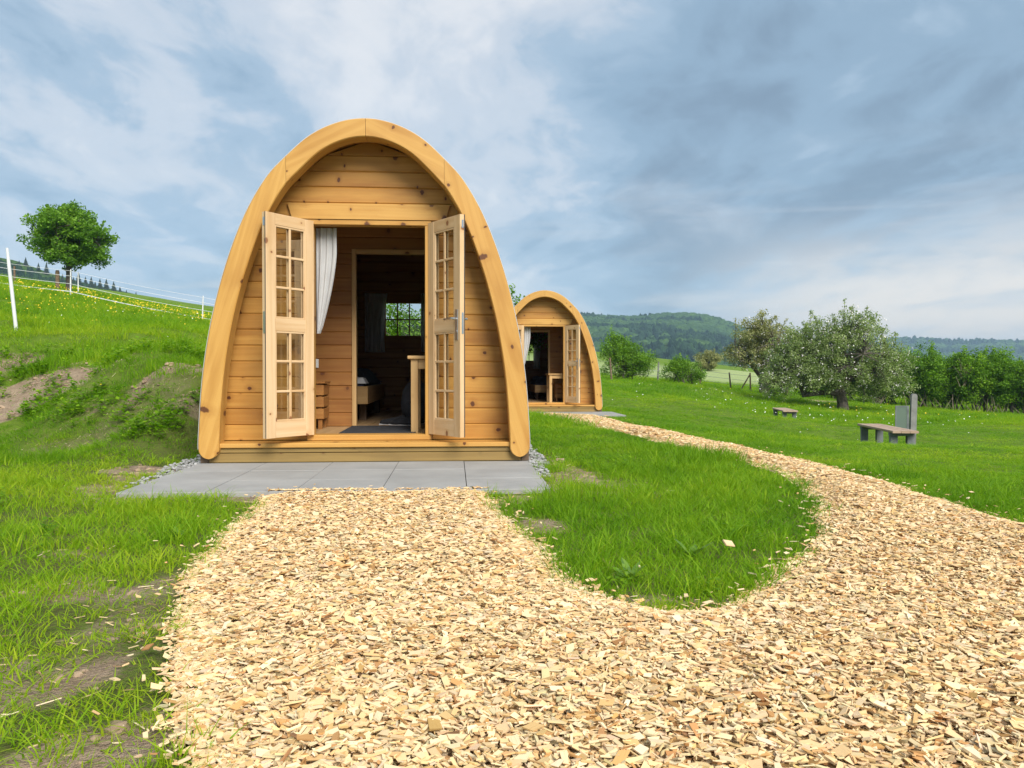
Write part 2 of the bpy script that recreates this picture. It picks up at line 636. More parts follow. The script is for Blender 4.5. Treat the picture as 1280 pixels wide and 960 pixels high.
M['navy'] = plain('navy bedding', (0.03, 0.037, 0.065), 0.85, var=0.4, bump=0.2)
M['mat'] = plain('charcoal floor mat', (0.028, 0.03, 0.036), 0.95, var=0.3, bump=0.3, bscale=300)
M['white'] = plain('white plastic', (0.70, 0.71, 0.70), 0.5, var=0.06, bump=0)
M['whitepost'] = plain('white fence plastic', (0.62, 0.63, 0.64), 0.5, var=0.06, bump=0)
M['linen'] = plain('white linen', (0.55, 0.55, 0.56), 0.9, var=0.1)
M['bark'] = plain('rough bark', (0.085, 0.072, 0.060), 0.95, var=0.45, scale=6, bscale=22, bump=0.8)
M['palebark'] = plain('pale dead stems', (0.26, 0.215, 0.15), 0.95, var=0.4, scale=6, bscale=22, bump=0.3)
M['brownpost'] = plain('brown stake wood', (0.17, 0.115, 0.075), 0.9, var=0.3)
M['pebble'] = plain('pale limestone chippings', (0.30, 0.30, 0.295), 0.85, var=0.35, scale=30, bscale=150)

M['grass'] = leafmat('lawn grass', (0.38, 0.46, 0.026), (0.205, 0.365, 0.014), (0.085, 0.220, 0.009), trans=0.45, spec=0.12, inst=True)
M['maple'] = leafmat('maple leaves', (0.25, 0.42, 0.045), (0.150, 0.30, 0.028), (0.070, 0.165, 0.018), trans=0.42)
M['apple'] = leafmat('apple leaves', (0.38, 0.45, 0.20), (0.225, 0.30, 0.105), (0.105, 0.16, 0.05), trans=0.34)
M['apple2'] = leafmat('old apple leaves', (0.42, 0.41, 0.20), (0.26, 0.27, 0.11), (0.125, 0.145, 0.055), trans=0.34)
M['blossom'] = plain('apple blossom', (0.80, 0.76, 0.74), 0.8, var=0.06, bump=0)
M['bush'] = leafmat('bright bush leaves', (0.230, 0.390, 0.026), (0.125, 0.260, 0.018), (0.055, 0.130, 0.012), trans=0.35)
M['hedge'] = leafmat('hedge leaves', (0.27, 0.45, 0.028), (0.13, 0.275, 0.018), (0.042, 0.105, 0.011), trans=0.35)
M['weed'] = leafmat('broad weed leaves', (0.16, 0.27, 0.04), (0.12, 0.23, 0.03), (0.08, 0.16, 0.03), trans=0.3)
M['daisy'] = plain('white petals', (0.80, 0.80, 0.76), 0.8, var=0.05, bump=0)
M['butter'] = plain('yellow petals', (0.75, 0.52, 0.02), 0.7, var=0.1, bump=0)

m, g, b, out = new_mat('concrete paver')
tcd = g.n('ShaderNodeTexCoord').outputs['Object']
n1 = g.noise(tcd, 2.2, 5.0, 0.6)
n2 = g.noise(tcd, 260.0, 2.0, 0.6)
n3 = g.noise(tcd, 0.9, 4.0, 0.5)
c = g.mix(g.ss(n1, 0.3, 0.72), (0.235, 0.232, 0.222), (0.32, 0.315, 0.302))
c = g.mix(g.math('MULTIPLY', g.ss(n3, 0.52, 0.75), 0.35), c, (0.21, 0.21, 0.205))
c = g.mix(g.math('MULTIPLY', g.ss(n2, 0.4, 0.7), 0.3), c, (0.37, 0.37, 0.36))
c = g.mix(g.math('MULTIPLY', g.attr('tint').outputs['Fac'], 0.25), c, (0.25, 0.255, 0.26))
g.link(c, b.inputs['Base Color'])
b.inputs['Roughness'].default_value = 0.8
g.link(g.bump(n2, 0.25, 0.003), b.inputs['Normal'])
M['paver'] = m

m, g, b, out = new_mat('wood chips')
a = g.attr('tint').outputs['Color']
uv = g.n('ShaderNodeUVMap').outputs[0]
u, v = g.sep(uv)[0:2]
fib = g.noise(g.comb(g.math('MULTIPLY', u, 18.0), g.math('MULTIPLY', v, 420.0)), 1.0, 2.0, 0.6)
c = g.mix(g.math('MULTIPLY', g.ss(fib, 0.5, 0.75), 0.30), a, g.mix(1.0, a, (0.66, 0.50, 0.34), 'MULTIPLY'))
g.link(c, b.inputs['Base Color'])
b.inputs['Roughness'].default_value = 0.95
b.inputs['Specular IOR Level'].default_value = 0.03
g.link(g.bump(fib, 0.25, 0.002), b.inputs['Normal'])
M['chip'] = m

m, g, b, out = new_mat('chip bed')
tcd = g.n('ShaderNodeTexCoord').outputs['Object']
vor = g.n('ShaderNodeTexVoronoi', feature='F1')
vor.inputs['Scale'].default_value = 38.0
g.link(tcd, vor.inputs['Vector'])
r_, g_, b_ = g.sep(vor.outputs['Color'])[0:3]
c = g.mix(r_, (0.30, 0.18, 0.085), (0.60, 0.43, 0.24))
c = g.mix(g.math('MULTIPLY', g.math('GREATER_THAN', g_, 0.8), 0.7), c, (0.18, 0.10, 0.05))
g.link(c, b.inputs['Base Color'])
b.inputs['Roughness'].default_value = 0.9
g.link(g.bump(r_, 0.6, 0.02), b.inputs['Normal'])
M['chipbed'] = m

# ground: soil where the cover is bare, low sward elsewhere (mask = bare earth laid out with the plants)
m, g, b, out = new_mat('meadow ground')
tcd = g.n('ShaderNodeTexCoord').outputs['Object']
soil = g.attr('soil').outputs['Fac']
n1 = g.noise(tcd, 0.35, 5.0, 0.6)
n2 = g.noise(tcd, 5.0, 6.0, 0.65)
n3 = g.noise(tcd, 55.0, 4.0, 0.65)
n4 = g.noise(tcd, 0.045, 5.0, 0.6)
gr = g.mix(g.ss(n2, 0.3, 0.7), (0.085, 0.160, 0.012), (0.150, 0.240, 0.022))
gr = g.mix(g.math('MULTIPLY', g.ss(n1, 0.45, 0.7), 0.6), gr, (0.170, 0.230, 0.034))
gr = g.mix(g.math('MULTIPLY', g.ss(n4, 0.5, 0.66), 0.65), gr, (0.080, 0.145, 0.018))
gr = g.mix(g.math('MULTIPLY', g.ss(n3, 0.5, 0.75), 0.4), gr, (0.10, 0.09, 0.04))
near_ = g.attr('near').outputs['Fac']
gr = g.mix(g.math('MULTIPLY', near_, g.ss(n3, 0.38, 0.62, 0.35, 0.85)), gr, (0.110, 0.095, 0.045))
n5 = g.noise(tcd, 140.0, 3.0, 0.7)
so = g.mix(g.ss(n2, 0.32, 0.7), (0.30, 0.22, 0.15), (0.44, 0.34, 0.245))
so = g.mix(g.math('MULTIPLY', g.ss(n3, 0.45, 0.75), 0.6), so, (0.12, 0.08, 0.05))
field = g.attr('field').outputs['Fac']
gr = g.mix(g.math('MULTIPLY', field, 0.75), gr, (0.36, 0.42, 0.20))
so = g.mix(g.math('MULTIPLY', g.ss(n5, 0.5, 0.7), 0.55), so, (0.11, 0.072, 0.045))
edge = g.math('ADD', soil, g.math('MULTIPLY', g.math('SUBTRACT', n3, 0.5), 0.5))
c = g.mix(g.ss(edge, 0.3, 0.62), gr, so)
g.link(c, b.inputs['Base Color'])
b.inputs['Roughness'].default_value = 0.95
b.inputs['Specular IOR Level'].default_value = 0.1
g.link(g.bump(g.math('ADD', g.math('MULTIPLY', n2, 1.0), g.math('ADD', g.math('MULTIPLY', n3, 0.5), g.math('MULTIPLY', n5, 0.25))), 0.9, 0.06), b.inputs['Normal'])
M['ground'] = m

m, g, b, out = new_mat('far hillside')
tcd = g.n('ShaderNodeTexCoord').outputs['Object']
n1 = g.noise(tcd, 0.006, 5.0, 0.6)
n2 = g.noise(tcd, 0.08, 4.0, 0.6)
c = g.mix(g.ss(n1, 0.4, 0.6), (0.022, 0.050, 0.020), (0.055, 0.105, 0.025))
c = g.mix(g.math('MULTIPLY', g.ss(n2, 0.4, 0.7), 0.5), c, (0.018, 0.038, 0.016))
g.link(c, b.inputs['Base Color'])
b.inputs['Roughness'].default_value = 1.0
b.inputs['Specular IOR Level'].default_value = 0.0
M['hill'] = m

M['forest'] = leafmat('far forest crowns', (0.062, 0.118, 0.030), (0.030, 0.066, 0.026), (0.011, 0.026, 0.018), trans=0.0, rough=0.9, spec=0.05)
M['spruce'] = plain('spruce needles', (0.022, 0.040, 0.024), 0.95, var=0.4, scale=1.0, bump=0)

# ------------------------------------------------------------------ terrain
CP = [(-5.10, 9.38, 0.02), (-3.31, 7.65, 0.02), (-2.35, 6.58, 0.01), (-2.1, 6.25, -0.01), (-5.95, 10.96, 0.79), (-5.55, 10.22, 0.35), (-4.51, 9.24, 0.20),
      (-4.02, 9.31, 0.65), (-3.58, 8.27, 0.25), (-3.12, 8.75, 0.77), (-2.64, 7.40, 0.29), (-2.58, 8.21, 0.73), (-2.30, 7.07, 0.25), (-2.27, 4.16, -0.02),
      (-3.51, 6.46, -0.02), (-6.72, 12.83, 1.34), (-7.47, 16.60, 1.73), (-6.24, 17.51, 1.62), (-4.44, 14.37, 1.32), (-3.17, 10.26, 0.94),
      (-14.84, 32.20, 3.60), (-9.74, 31.81, 2.55), (-17.56, 32.40, 4.04), (-11.33, 20.89, 2.29), (-10.42, 25.85, 2.69), (-20.19, 43.63, 4.93),
      (-28.32, 52.26, 6.69), (-17.44, 56.46, 4.65), (-35.90, 77.91, 8.79), (-27.52, 77.28, 6.84), (-62.30, 114.97, 13.34), (-38.05, 123.21, 10.53),
      (-53.61, 124.37, 13.05), (-96.29, 177.7, 20.92), (-86.11, 176.95, 19.9), (-79.33, 176.45, 19.05), (-72.55, 175.95, 18.37), (-62.38, 175.19, 16.67),
      (-51.36, 174.36, 14.46), (2.54, 9.93, -0.10), (2.81, 15.73, -0.17), (3.62, 4.84, -0.10), (4.97, 6.65, -0.25), (8.52, 11.40, -0.45),
      (17.75, 23.76, -0.93), (31.96, 42.79, -1.65), (8.68, 15.39, -1.00), (4.31, 9.70, -0.26), (11.09, 26.25, -1.10), (18.38, 36.75, -1.10), (17.89, 44.82, -0.64),
      (24.38, 40.33, -1.28), (7.28, 24.53, -0.18), (13.11, 44.17, 0.06), (9.52, 44.43, 0.24), (6.58, 49.66, 0.34), (25.27, 68.36, 0.27), (29.80, 88.10, 1.05),
      (33.67, 77.78, -0.35), (56.81, 76.08, -2.11), (17.24, 89.00, 0.60),
      # flat yard, pods, and what lies beside and behind the camera
      (-1.2, 0, -.05), (0.5, 0, -.05), (2.5, 0, -.05), (-1.2, 2, -.045), (0.5, 2, -.045), (2.2, 2, -.05), (-1.2, 4, -.04), (0.5, 4, -.045), (1.8, 4, -.05),
      (0, -4, -.05), (-3, -3, 0.0), (4, -3, -.15), (-3, 1.5, 0.0), (-3, 3.5, 0.0), (0.9, 6.5, -.045), (1.6, 6.5, -.05), (0.9, 9, -.06), (0.9, 11.5, -.06),
      (-2.0, 5, -.03), (-1.95, 7, 0.02), (-1.95, 9, 0.05), (-1.95, 11, 0.08), (-.7, 5, -.05), (-.7, 8, -.05), (-.7, 11, -.04), (-.7, 12.2, 0.0),
      (0.6, 16.5, -.19), (1.9, 15.9, -.2), (3.3, 16.5, -.22), (0.6, 19, -.19), (3.3, 19, -.22), (0.6, 22, -.15), (3.3, 22, -.2), (1.9, 19, -.21),
      (-4.5, 5, 0.02), (-6, 7.2, 0.03), (-8, 9.0, 0.1), (-8.5, 11.0, 0.9), (-7, 3, 0.05), (-12, 8, 0.6), (-15, 2, 0.8), (-15, 14, 1.9), (-25, 10, 2.5),
      (8, 4, -.3), (14, 6, -.6), (20, 12, -1.0), (-.5, 16, 0.35), (-1.5, 20, 0.8), (1.5, 27, 0.2), (-3, 28, 1.5), (-40, 30, 6), (40, 25, -1.8), (60, 50, -2.5)]
CPA = np.array(CP)


def _phi(dx_, dy_):
    return np.sqrt(dx_ * dx_ + dy_ * dy_ + 0.35)


_A = _phi(CPA[:, None, 0] - CPA[None, :, 0], CPA[:, None, 1] - CPA[None, :, 1])
_n = len(CPA)
_S = np.zeros((_n + 3, _n + 3))
_S[:_n, :_n] = _A + np.eye(_n) * -0.02
_S[:_n, _n] = 1
_S[:_n, _n + 1:] = CPA[:, :2]
_S[_n:, :_n] = _S[:_n, _n:].T
_w = np.linalg.solve(_S, np.concatenate([CPA[:, 2], [0, 0, 0]]))

LEFT_EDGE = [(-0.60, -2.5), (-0.55, 0.5), (-0.48, 1.40), (-0.53, 1.60), (-0.67, 1.96), (-0.76, 2.25), (-0.84, 2.55), (-0.94, 2.95), (-1.01, 3.49), (-1.07, 4.40), (-1.08, 4.74)]
RIGHT_EDGE = [(0.19, 4.74), (0.23, 4.31), (0.28, 3.85), (0.36, 3.20), (0.41, 2.75), (0.51, 2.52), (0.71, 2.40), (0.86, 2.46), (1.13, 2.80), (1.42, 3.16), (1.71, 3.65),
              (2.01, 4.31), (2.26, 5.10), (2.43, 6.04), (2.43, 7.18), (2.25, 8.73), (2.04, 10.72), (1.72, 13.5), (1.45, 15.58)]
FAR_EDGE = [(2.75, 15.58), (2.85, 13.5), (2.90, 12.24), (3.02, 9.29), (3.13, 8.22), (3.14, 7.12), (3.03, 5.73), (2.90, 4.79), (2.80, 4.00), (2.78, 3.58), (3.2, 2.2), (4.4, 0.5), (5.0, -2.5)]
PATH = smooth_line(LEFT_EDGE, 4) + smooth_line(RIGHT_EDGE, 4) + smooth_line(FAR_EDGE, 4)

POD1 = (-0.67, 6.15, 0.0)
POD2 = (1.94, 17.1, -0.17)
PODL = 4.55


def pad_mask(x, y, grow=0.0):      # grow may be one number or one per point
    """True on the paved apron or under a pod"""
    r = np.zeros(np.shape(x), bool)
    for (px, py, pz) in (POD1, POD2):
        r |= (np.abs(x - px) < 1.245 + grow) & (y > py - 1.44 - grow) & (y < py + PODL + grow)
    return r


def tz(x, y):
    x = np.asarray(x, float)
    y = np.asarray(y, float)
    sh = x.shape
    xf, yf = x.ravel(), y.ravel()
    z = np.empty(xf.shape)
    for i in range(0, len(xf), 20000):
        a, b_ = xf[i:i + 20000], yf[i:i + 20000]
        z[i:i + 20000] = _phi(a[:, None] - CPA[None, :, 0], b_[:, None] - CPA[None, :, 1]) @ _w[:_n] + _w[_n] + _w[_n + 1] * a + _w[_n + 2] * b_
    d = np.hypot(xf, yf)
    far = sstep(175, 330, d)
    z = z * (1 - far) + (-6.0) * far
    near = sstep(0, 200, d)
    # lumps on the cut bank and the rough meadow, none in the yard
    bank = sstep(0.12, 0.5, z) * (1 - sstep(12, 40, d))
    z = z + bank * (fbm(xf * 1.4, yf * 1.4, 3) - 0.5) * 0.30
    z = z + sstep(9, 25, d) * (fbm(xf * .25, yf * .25, 9) - 0.5) * 0.10
    z = z + (fbm(xf * 2.2, yf * 2.2, 21) - 0.5) * 0.03
    # the yard round each pod is levelled
    for (px, py, pz), k in ((POD1, 0.35), (POD2, 0.9)):
        ex = np.maximum(np.abs(xf - px) - 1.45, 0)
        ey = np.maximum(np.maximum(py - 1.5 - yf, yf - (py + PODL + .3)), 0)
        t = 1 - sstep(0, k, np.hypot(ex, ey))
        z = z * (1 - t) + (pz - 0.03) * t
    return z.reshape(sh)


def tz1(x, y):
    return float(tz(np.array([x]), np.array([y]))[0])


# bare earth: (x, y, radius x, radius y, strength)
SOIL = [(-5.3, 10.1, 1.35, .50, 1.1), (-5.9, 11.15, .7, .3, .7), (-2.80, 8.40, .45, .26, .75), (-2.45, 7.65, .35, .28, .5), (-3.7, 8.5, .5, .25, .5),
        (-0.98, 1.85, .22, .26, .85), (-0.72, 1.58, .20, .22, .85), (-1.1, 1.60, .30, .20, .7), (-0.95, 2.3, .18, .14, .5), (-1.25, 2.75, .22, .16, .7), (-1.0, 2.9, .16, .2, .6), (-1.5, 3.35, .2, .14, .5), (-1.0, 1.9, .5, .8, .42), (-1.4, 3.0, .7, .6, .30), (-1.9, 4.0, .8, .5, .25), (-3.2, 8.0, 1.6, .7, .40), (-4.4, 9.2, 1.5, .7, .35),
        (-2.12, 5.3, .20, .55, 1.0), (-2.25, 6.0, .25, .35, .8), (-1.6, 4.64, .7, .10, 1.0), (-1.15, 4.2, .10, .4, .5), (-1.9, 4.6, .3, .12, .8),
        (0.80, 5.50, .42, .36, 1.15), (1.05, 5.1, .45, .18, .9), (0.9, 4.75, .5, .08, .7), (0.42, 3.85, .14, .2, .75), (0.35, 4.55, .16, .15, .8), (0.75, 6.3, .16, .5, .7), (0.6, 2.5, .3, .06, .6), (0.62, 5.0, .1, .3, .7),
        (20.2, 43.0, 1.6, 1.0, 1.0), (22.3, 44.0, 1.2, 1.0, .9)]


def soil_at(x, y):
    s = np.zeros(np.shape(x))
    wob = fbm(x * 2.2, y * 2.2, 31) - 0.5
    wob2 = fbm(x * 8.0, y * 8.0, 37, 3) - 0.5
    for (cx, cy, rx, ry, k) in SOIL:
        d = np.hypot((x - cx) / rx, (y - cy) / ry) + wob * 1.9 + wob2 * 1.5
        s = np.maximum(s, k * (1 - sstep(0.45, 1.25, d)))
    return np.clip(s, 0, 1)


def graded(lo, hi, c, n, p):
    t = np.linspace(-1, 1, n)
    s = np.sinh(t * p) / np.sinh(p)
    return np.where(s < 0, c + s * (c - lo), c + s * (hi - c))


gx = graded(-3600, 3600, -0.5, 330, 8.6)
gy = graded(-400, 3600, 6.5, 380, 8.2)
GX, GY = np.meshgrid(gx, gy)
GZ = tz(GX, GY)
V = np.stack([GX.ravel(), GY.ravel(), GZ.ravel()], 1)
nx, ny = len(gx), len(gy)
idx = np.arange(nx * ny).reshape(ny, nx)
F = np.stack([idx[:-1, :-1].ravel(), idx[:-1, 1:].ravel(), idx[1:, 1:].ravel(), idx[1:, :-1].ravel()], 1)
so_ = soil_at(GX.ravel(), GY.ravel())
fx_, fy_ = GX.ravel(), GY.ravel()
fld = sstep(54, 62, fy_) * (1 - sstep(90, 120, fy_)) * sstep(2, 8, fx_) * (1 - sstep(36, 44, fx_))
me = np_mesh('ground', V, F, M['ground'], smooth=True, extra=[('soil', 'FLOAT', so_), ('field', 'FLOAT', fld), ('near', 'FLOAT', 1 - sstep(6, 11, np.hypot(fx_, fy_)))])
ground = bpy.data.objects.new('ground', me)
C.objects.link(ground)
tag(ground, 'meadow ground with bare sandy soil on the cut bank', None, None, 'structure')


# ------------------------------------------------------------------ far hills
def profile(tab, az):
    a = np.array(tab)
    # smooth interpolation
    return np.interp(az, a[:, 0], a[:, 1])


RIDGE = [(-75, 0.10), (-50, .14), (-35.83, 0.1376), (-30.81, 0.1308), (-28.44, 0.1215), (-27.62, 0.1195), (-25.95, 0.1090), (-24.21, 0.1005), (-22.41, 0.0940), (-21.49, 0.0910), (-18.64, 0.0785), (-14.64, 0.0614), (-9.37, 0.034), (-4, 0.0)]
MID = [(-16, -.01), (-10.45, 0.0193), (-3.85, 0.0445), (1.83, 0.0640), (4.12, 0.0680), (9.54, 0.0686), (11.52, 0.0662), (13.2, 0.0661), (15.41, 0.0703), (17.33, 0.069), (18.68, 0.0622), (20.01, 0.0532), (21.85, 0.0385), (24.41, 0.0234), (27.86, 0.0092), (34, -.01)]
FAR = [(-10, .0), (1.83, 0.025), (13.2, 0.0286), (18.68, 0.0319), (26.89, 0.0345), (29.74, 0.0364), (31.12, 0.036), (33.35, 0.0320), (35.06, 0.0322), (36.72, 0.0308), (41.34, 0.0279), (47.93, 0.0288), (75, .02)]
HILLS = {'ridge': (RIDGE, 330, 520, -75, -4), 'mid': (MID, 480, 1300, -16, 34), 'far': (FAR, 1500, 2400, -10, 75)}


def hill_z(key, az, D):
    tab, d0, d1, a0, a1 = HILLS[key]
    H = profile(tab, az) * d1
    t = np.clip((D - d0) / (d1 - d0), 0, 1)
    up = t ** 1.15 * (1 - 0.12 * np.sin(t * math.pi))
    x, y = D * np.sin(np.radians(az)), D * np.cos(np.radians(az))
    roll = (fbm(x / (d1 * .16), y / (d1 * .16), 51, 3) - 0.5) * H * 0.42 * np.sin(np.clip(t, 0, 1) * math.pi)
    down = np.clip((D - d1) / (d1 * 0.35), 0, 1)
    return (-8 + (H + 8) * up + roll) * (1 - down) + (-8) * down


allV, allF, off = [], [], 0
for key, (tab, d0, d1, a0, a1) in HILLS.items():
    na, nd = int((a1 - a0) * 3), 70
    az = np.linspace(a0, a1, na)
    D = np.concatenate([np.linspace(d0, d1, 52), np.linspace(d1 * 1.01, d1 * 1.36, 18)])
    AZ, DD = np.meshgrid(az, D)
    Z = hill_z(key, AZ, DD)
    V = np.stack([DD * np.sin(np.radians(AZ)), DD * np.cos(np.radians(AZ)), Z], 2).reshape(-1, 3)
    idx = np.arange(na * len(D)).reshape(len(D), na) + off
    allV.append(V)
    allF.append(np.stack([idx[:-1, :-1].ravel(), idx[:-1, 1:].ravel(), idx[1:, 1:].ravel(), idx[1:, :-1].ravel()], 1))
    off += len(V)
me = np_mesh('hills', np.concatenate(allV), np.concatenate(allF), M['hill'], smooth=True)
hills = bpy.data.objects.new('hills', me)
C.objects.link(hills)
tag(hills, 'rounded wooded hills beyond the meadow', None, None, 'structure')


def ico():
    import bmesh
    bm = bmesh.new()
    bmesh.ops.create_icosphere(bm, subdivisions=2, radius=1.0)
    v = np.array([tuple(x.co) for x in bm.verts])
    f = np.array([[x.index for x in fc.verts] for fc in bm.faces])
    bm.free()
    return v, f


ICV, ICF = ico()


def blobs(cx, cy, cz, r, h, tint, rough=0.45):
    """lumpy crowns: one squashed, jittered ball per tree"""
    n, k = len(cx), len(ICV)
    jit = 1 + (rng.random((n, k)) - 0.5) * 2 * rough * 0.6
    v = ICV[None] * jit[:, :, None]
    sc = np.stack([r, r, h], 1)[:, None, :]
    v = v * sc + np.stack([cx, cy, cz], 1)[:, None, :]
    f = ICF[None] + (np.arange(n) * k)[:, None, None]
    tt = np.repeat(tint[:, None], k, 1)
    col = np.stack([tt, tt, tt, np.ones_like(tt)], 2)
    return v.reshape(-1, 3), f.reshape(-1, 3), col.reshape(-1, 4)


fv, ff, fc, off = [], [], [], 0
for key, n, dmin, dmax, a0, a1, rmin, rmax in (('mid', 10000, 560, 1330, -1, 30, 3.6, 7.0), ('far', 4200, 1750, 2430, 17, 46, 6, 11), ('ridge', 1300, 400, 508, -34, -17, 1.6, 3.2)):
    az = rng.uniform(a0, a1, n)
    D = np.sqrt(rng.uniform(0, 1, n)) * (dmax - dmin) + dmin
    x, y = D * np.sin(np.radians(az)), D * np.cos(np.radians(az))
    z = hill_z(key, az, D)
    r = rng.uniform(rmin, rmax, n)
    pat = fbm(x / 130.0, y / 130.0 + z / 24.0, 71, 4)
    con = pat > 0.53
    tint = np.clip(np.where(con, 0.80, 0.28) + rng.normal(0, 0.14, n) + (fbm(x / 60, y / 60, 75) - .5) * .5, 0, 1)
    if key == 'ridge':
        tint = np.clip(0.85 + rng.normal(0, .1, n), 0, 1)
    h = np.where(con, r * 1.25, r * 0.85)
    r = np.where(con, r * 0.62, r)
    v, f, c_ = blobs(x, y, z + (0.0 if key != 'ridge' else 0.3), r, h, tint)
    fv.append(v)
    ff.append(f + off)
    fc.append(c_)
    off += len(v)
me = np_mesh('forest', np.concatenate(fv), np.concatenate(ff), M['forest'], col=np.concatenate(fc))
fo = bpy.data.objects.new('forest', me)
C.objects.link(fo)
tag(fo, 'mixed light and dark green forest covering the far hills', None, None, 'stuff')

# spruces standing out along the skyline of the left ridge
def spruce_mesh():
    mb = MB()
    for k in range(7):
        z0, z1 = 0.4 + k * 0.95, 0.4 + k * 0.95 + 1.7
        r0 = 1.35 * (1 - k / 7.4)
        n = 9
        ring = []
        for i in range(n * 2):
            a = math.pi * i / n
            rr = r0 * (1.0 if i % 2 else 0.68) * random.uniform(.85, 1.15)
            ring.append((rr * math.cos(a), rr * math.sin(a), z0 + random.uniform(-.15, .15)))
        for i in range(n * 2):
            mb.face([ring[i], ring[(i + 1) % (n * 2)], (0, 0, z1)])
    mb.tube([(0, 0, -.5), (0, 0, 1.2)], [.16, .13], 6)
    return mb


sp = []
for i in range(3):
    o = spruce_mesh().build('spruce', M['spruce'])
    sp.append(o.data)
    bpy.data.objects.remove(o)
SPR = [(-27.46, 0.119), (-27.12, 0.122), (-26.45, 0.116), (-26.03, 0.1122), (-25.69, 0.1108), (-25.43, 0.1094), (-25.17, 0.1071), (-24.91, 0.1056), (-24.56, 0.1033), (-24.29, 0.1036),
       (-23.9, 0.1013), (-23.58, 0.0999), (-23.36, 0.0992), (-23.09, 0.0985), (-22.73, 0.0980), (-22.31, 0.0963), (-21.95, 0.0949), (-21.58, 0.0943), (-21.02, 0.0912)]
for i, (a, s) in enumerate(SPR):
    D = 512 + random.uniform(-6, 6)
    x, y = D * math.sin(rad(a)), D * math.cos(rad(a))
    o = bpy.data.objects.new('spruce', sp[i % 3])
    C.objects.link(o)
    k = random.uniform(0.75, 1.25)
    o.location = (x, y, float(hill_z('ridge', np.array([a]), np.array([D]))[0]) + 0.5)
    o.scale = (k * 1.35, k * 1.35, k * .72)
    o.rotation_euler = (0, 0, random.uniform(0, 6))
    tag(o, 'small dark spruce on the skyline of the green slope behind the round maple', 'tree', 'spruces along the skyline ridge')


# ------------------------------------------------------------------ pods
HALF = [(1.250, 0.108), (1.247, 0.23), (1.215, 0.66), (1.147, 1.085), (1.037, 1.51), (0.900, 1.873), (0.747, 2.145), (0.603, 2.308), (0.414, 2.477), (0.21, 2.577), (0.0, 2.612)]


def outline(n=120):
    pts = [(-x, z) for x, z in HALF] + [(x, z) for x, z in reversed(HALF[:-1])]
    d = smooth_line(pts, 12)
    d = np.array(d)
    s = np.concatenate([[0], np.cumsum(np.hypot(*np.diff(d, axis=0).T))])
    t = np.linspace(0, s[-1], n * 2 + 1)
    p = np.stack([np.interp(t, s, d[:, 0]), np.interp(t, s, d[:, 1])], 1)
    p[:, 0] = (p[:, 0] - p[::-1, 0]) / 2
    p[:, 1] = (p[:, 1] + p[::-1, 1]) / 2
    return p, t


OUT, OUTS = outline()
tg = np.gradient(OUT, axis=0)
tg /= np.linalg.norm(tg, axis=1)[:, None]
NRM = np.stack([tg[:, 1], -tg[:, 0]], 1)      # pointing inward (left side goes up: inward is +x)


def offs(d):
    return OUT + NRM * (d if np.ndim(d) == 0 else np.asarray(d)[:, None])


INNER_EDGE = offs(0.108)


def hw_in(z):
    half = INNER_EDGE[:len(INNER_EDGE) // 2 + 1]
    zz = np.maximum.accumulate(half[:, 1])
    return float(np.interp(z, zz, -half[:, 0])) if z < zz[-1] else 0.0


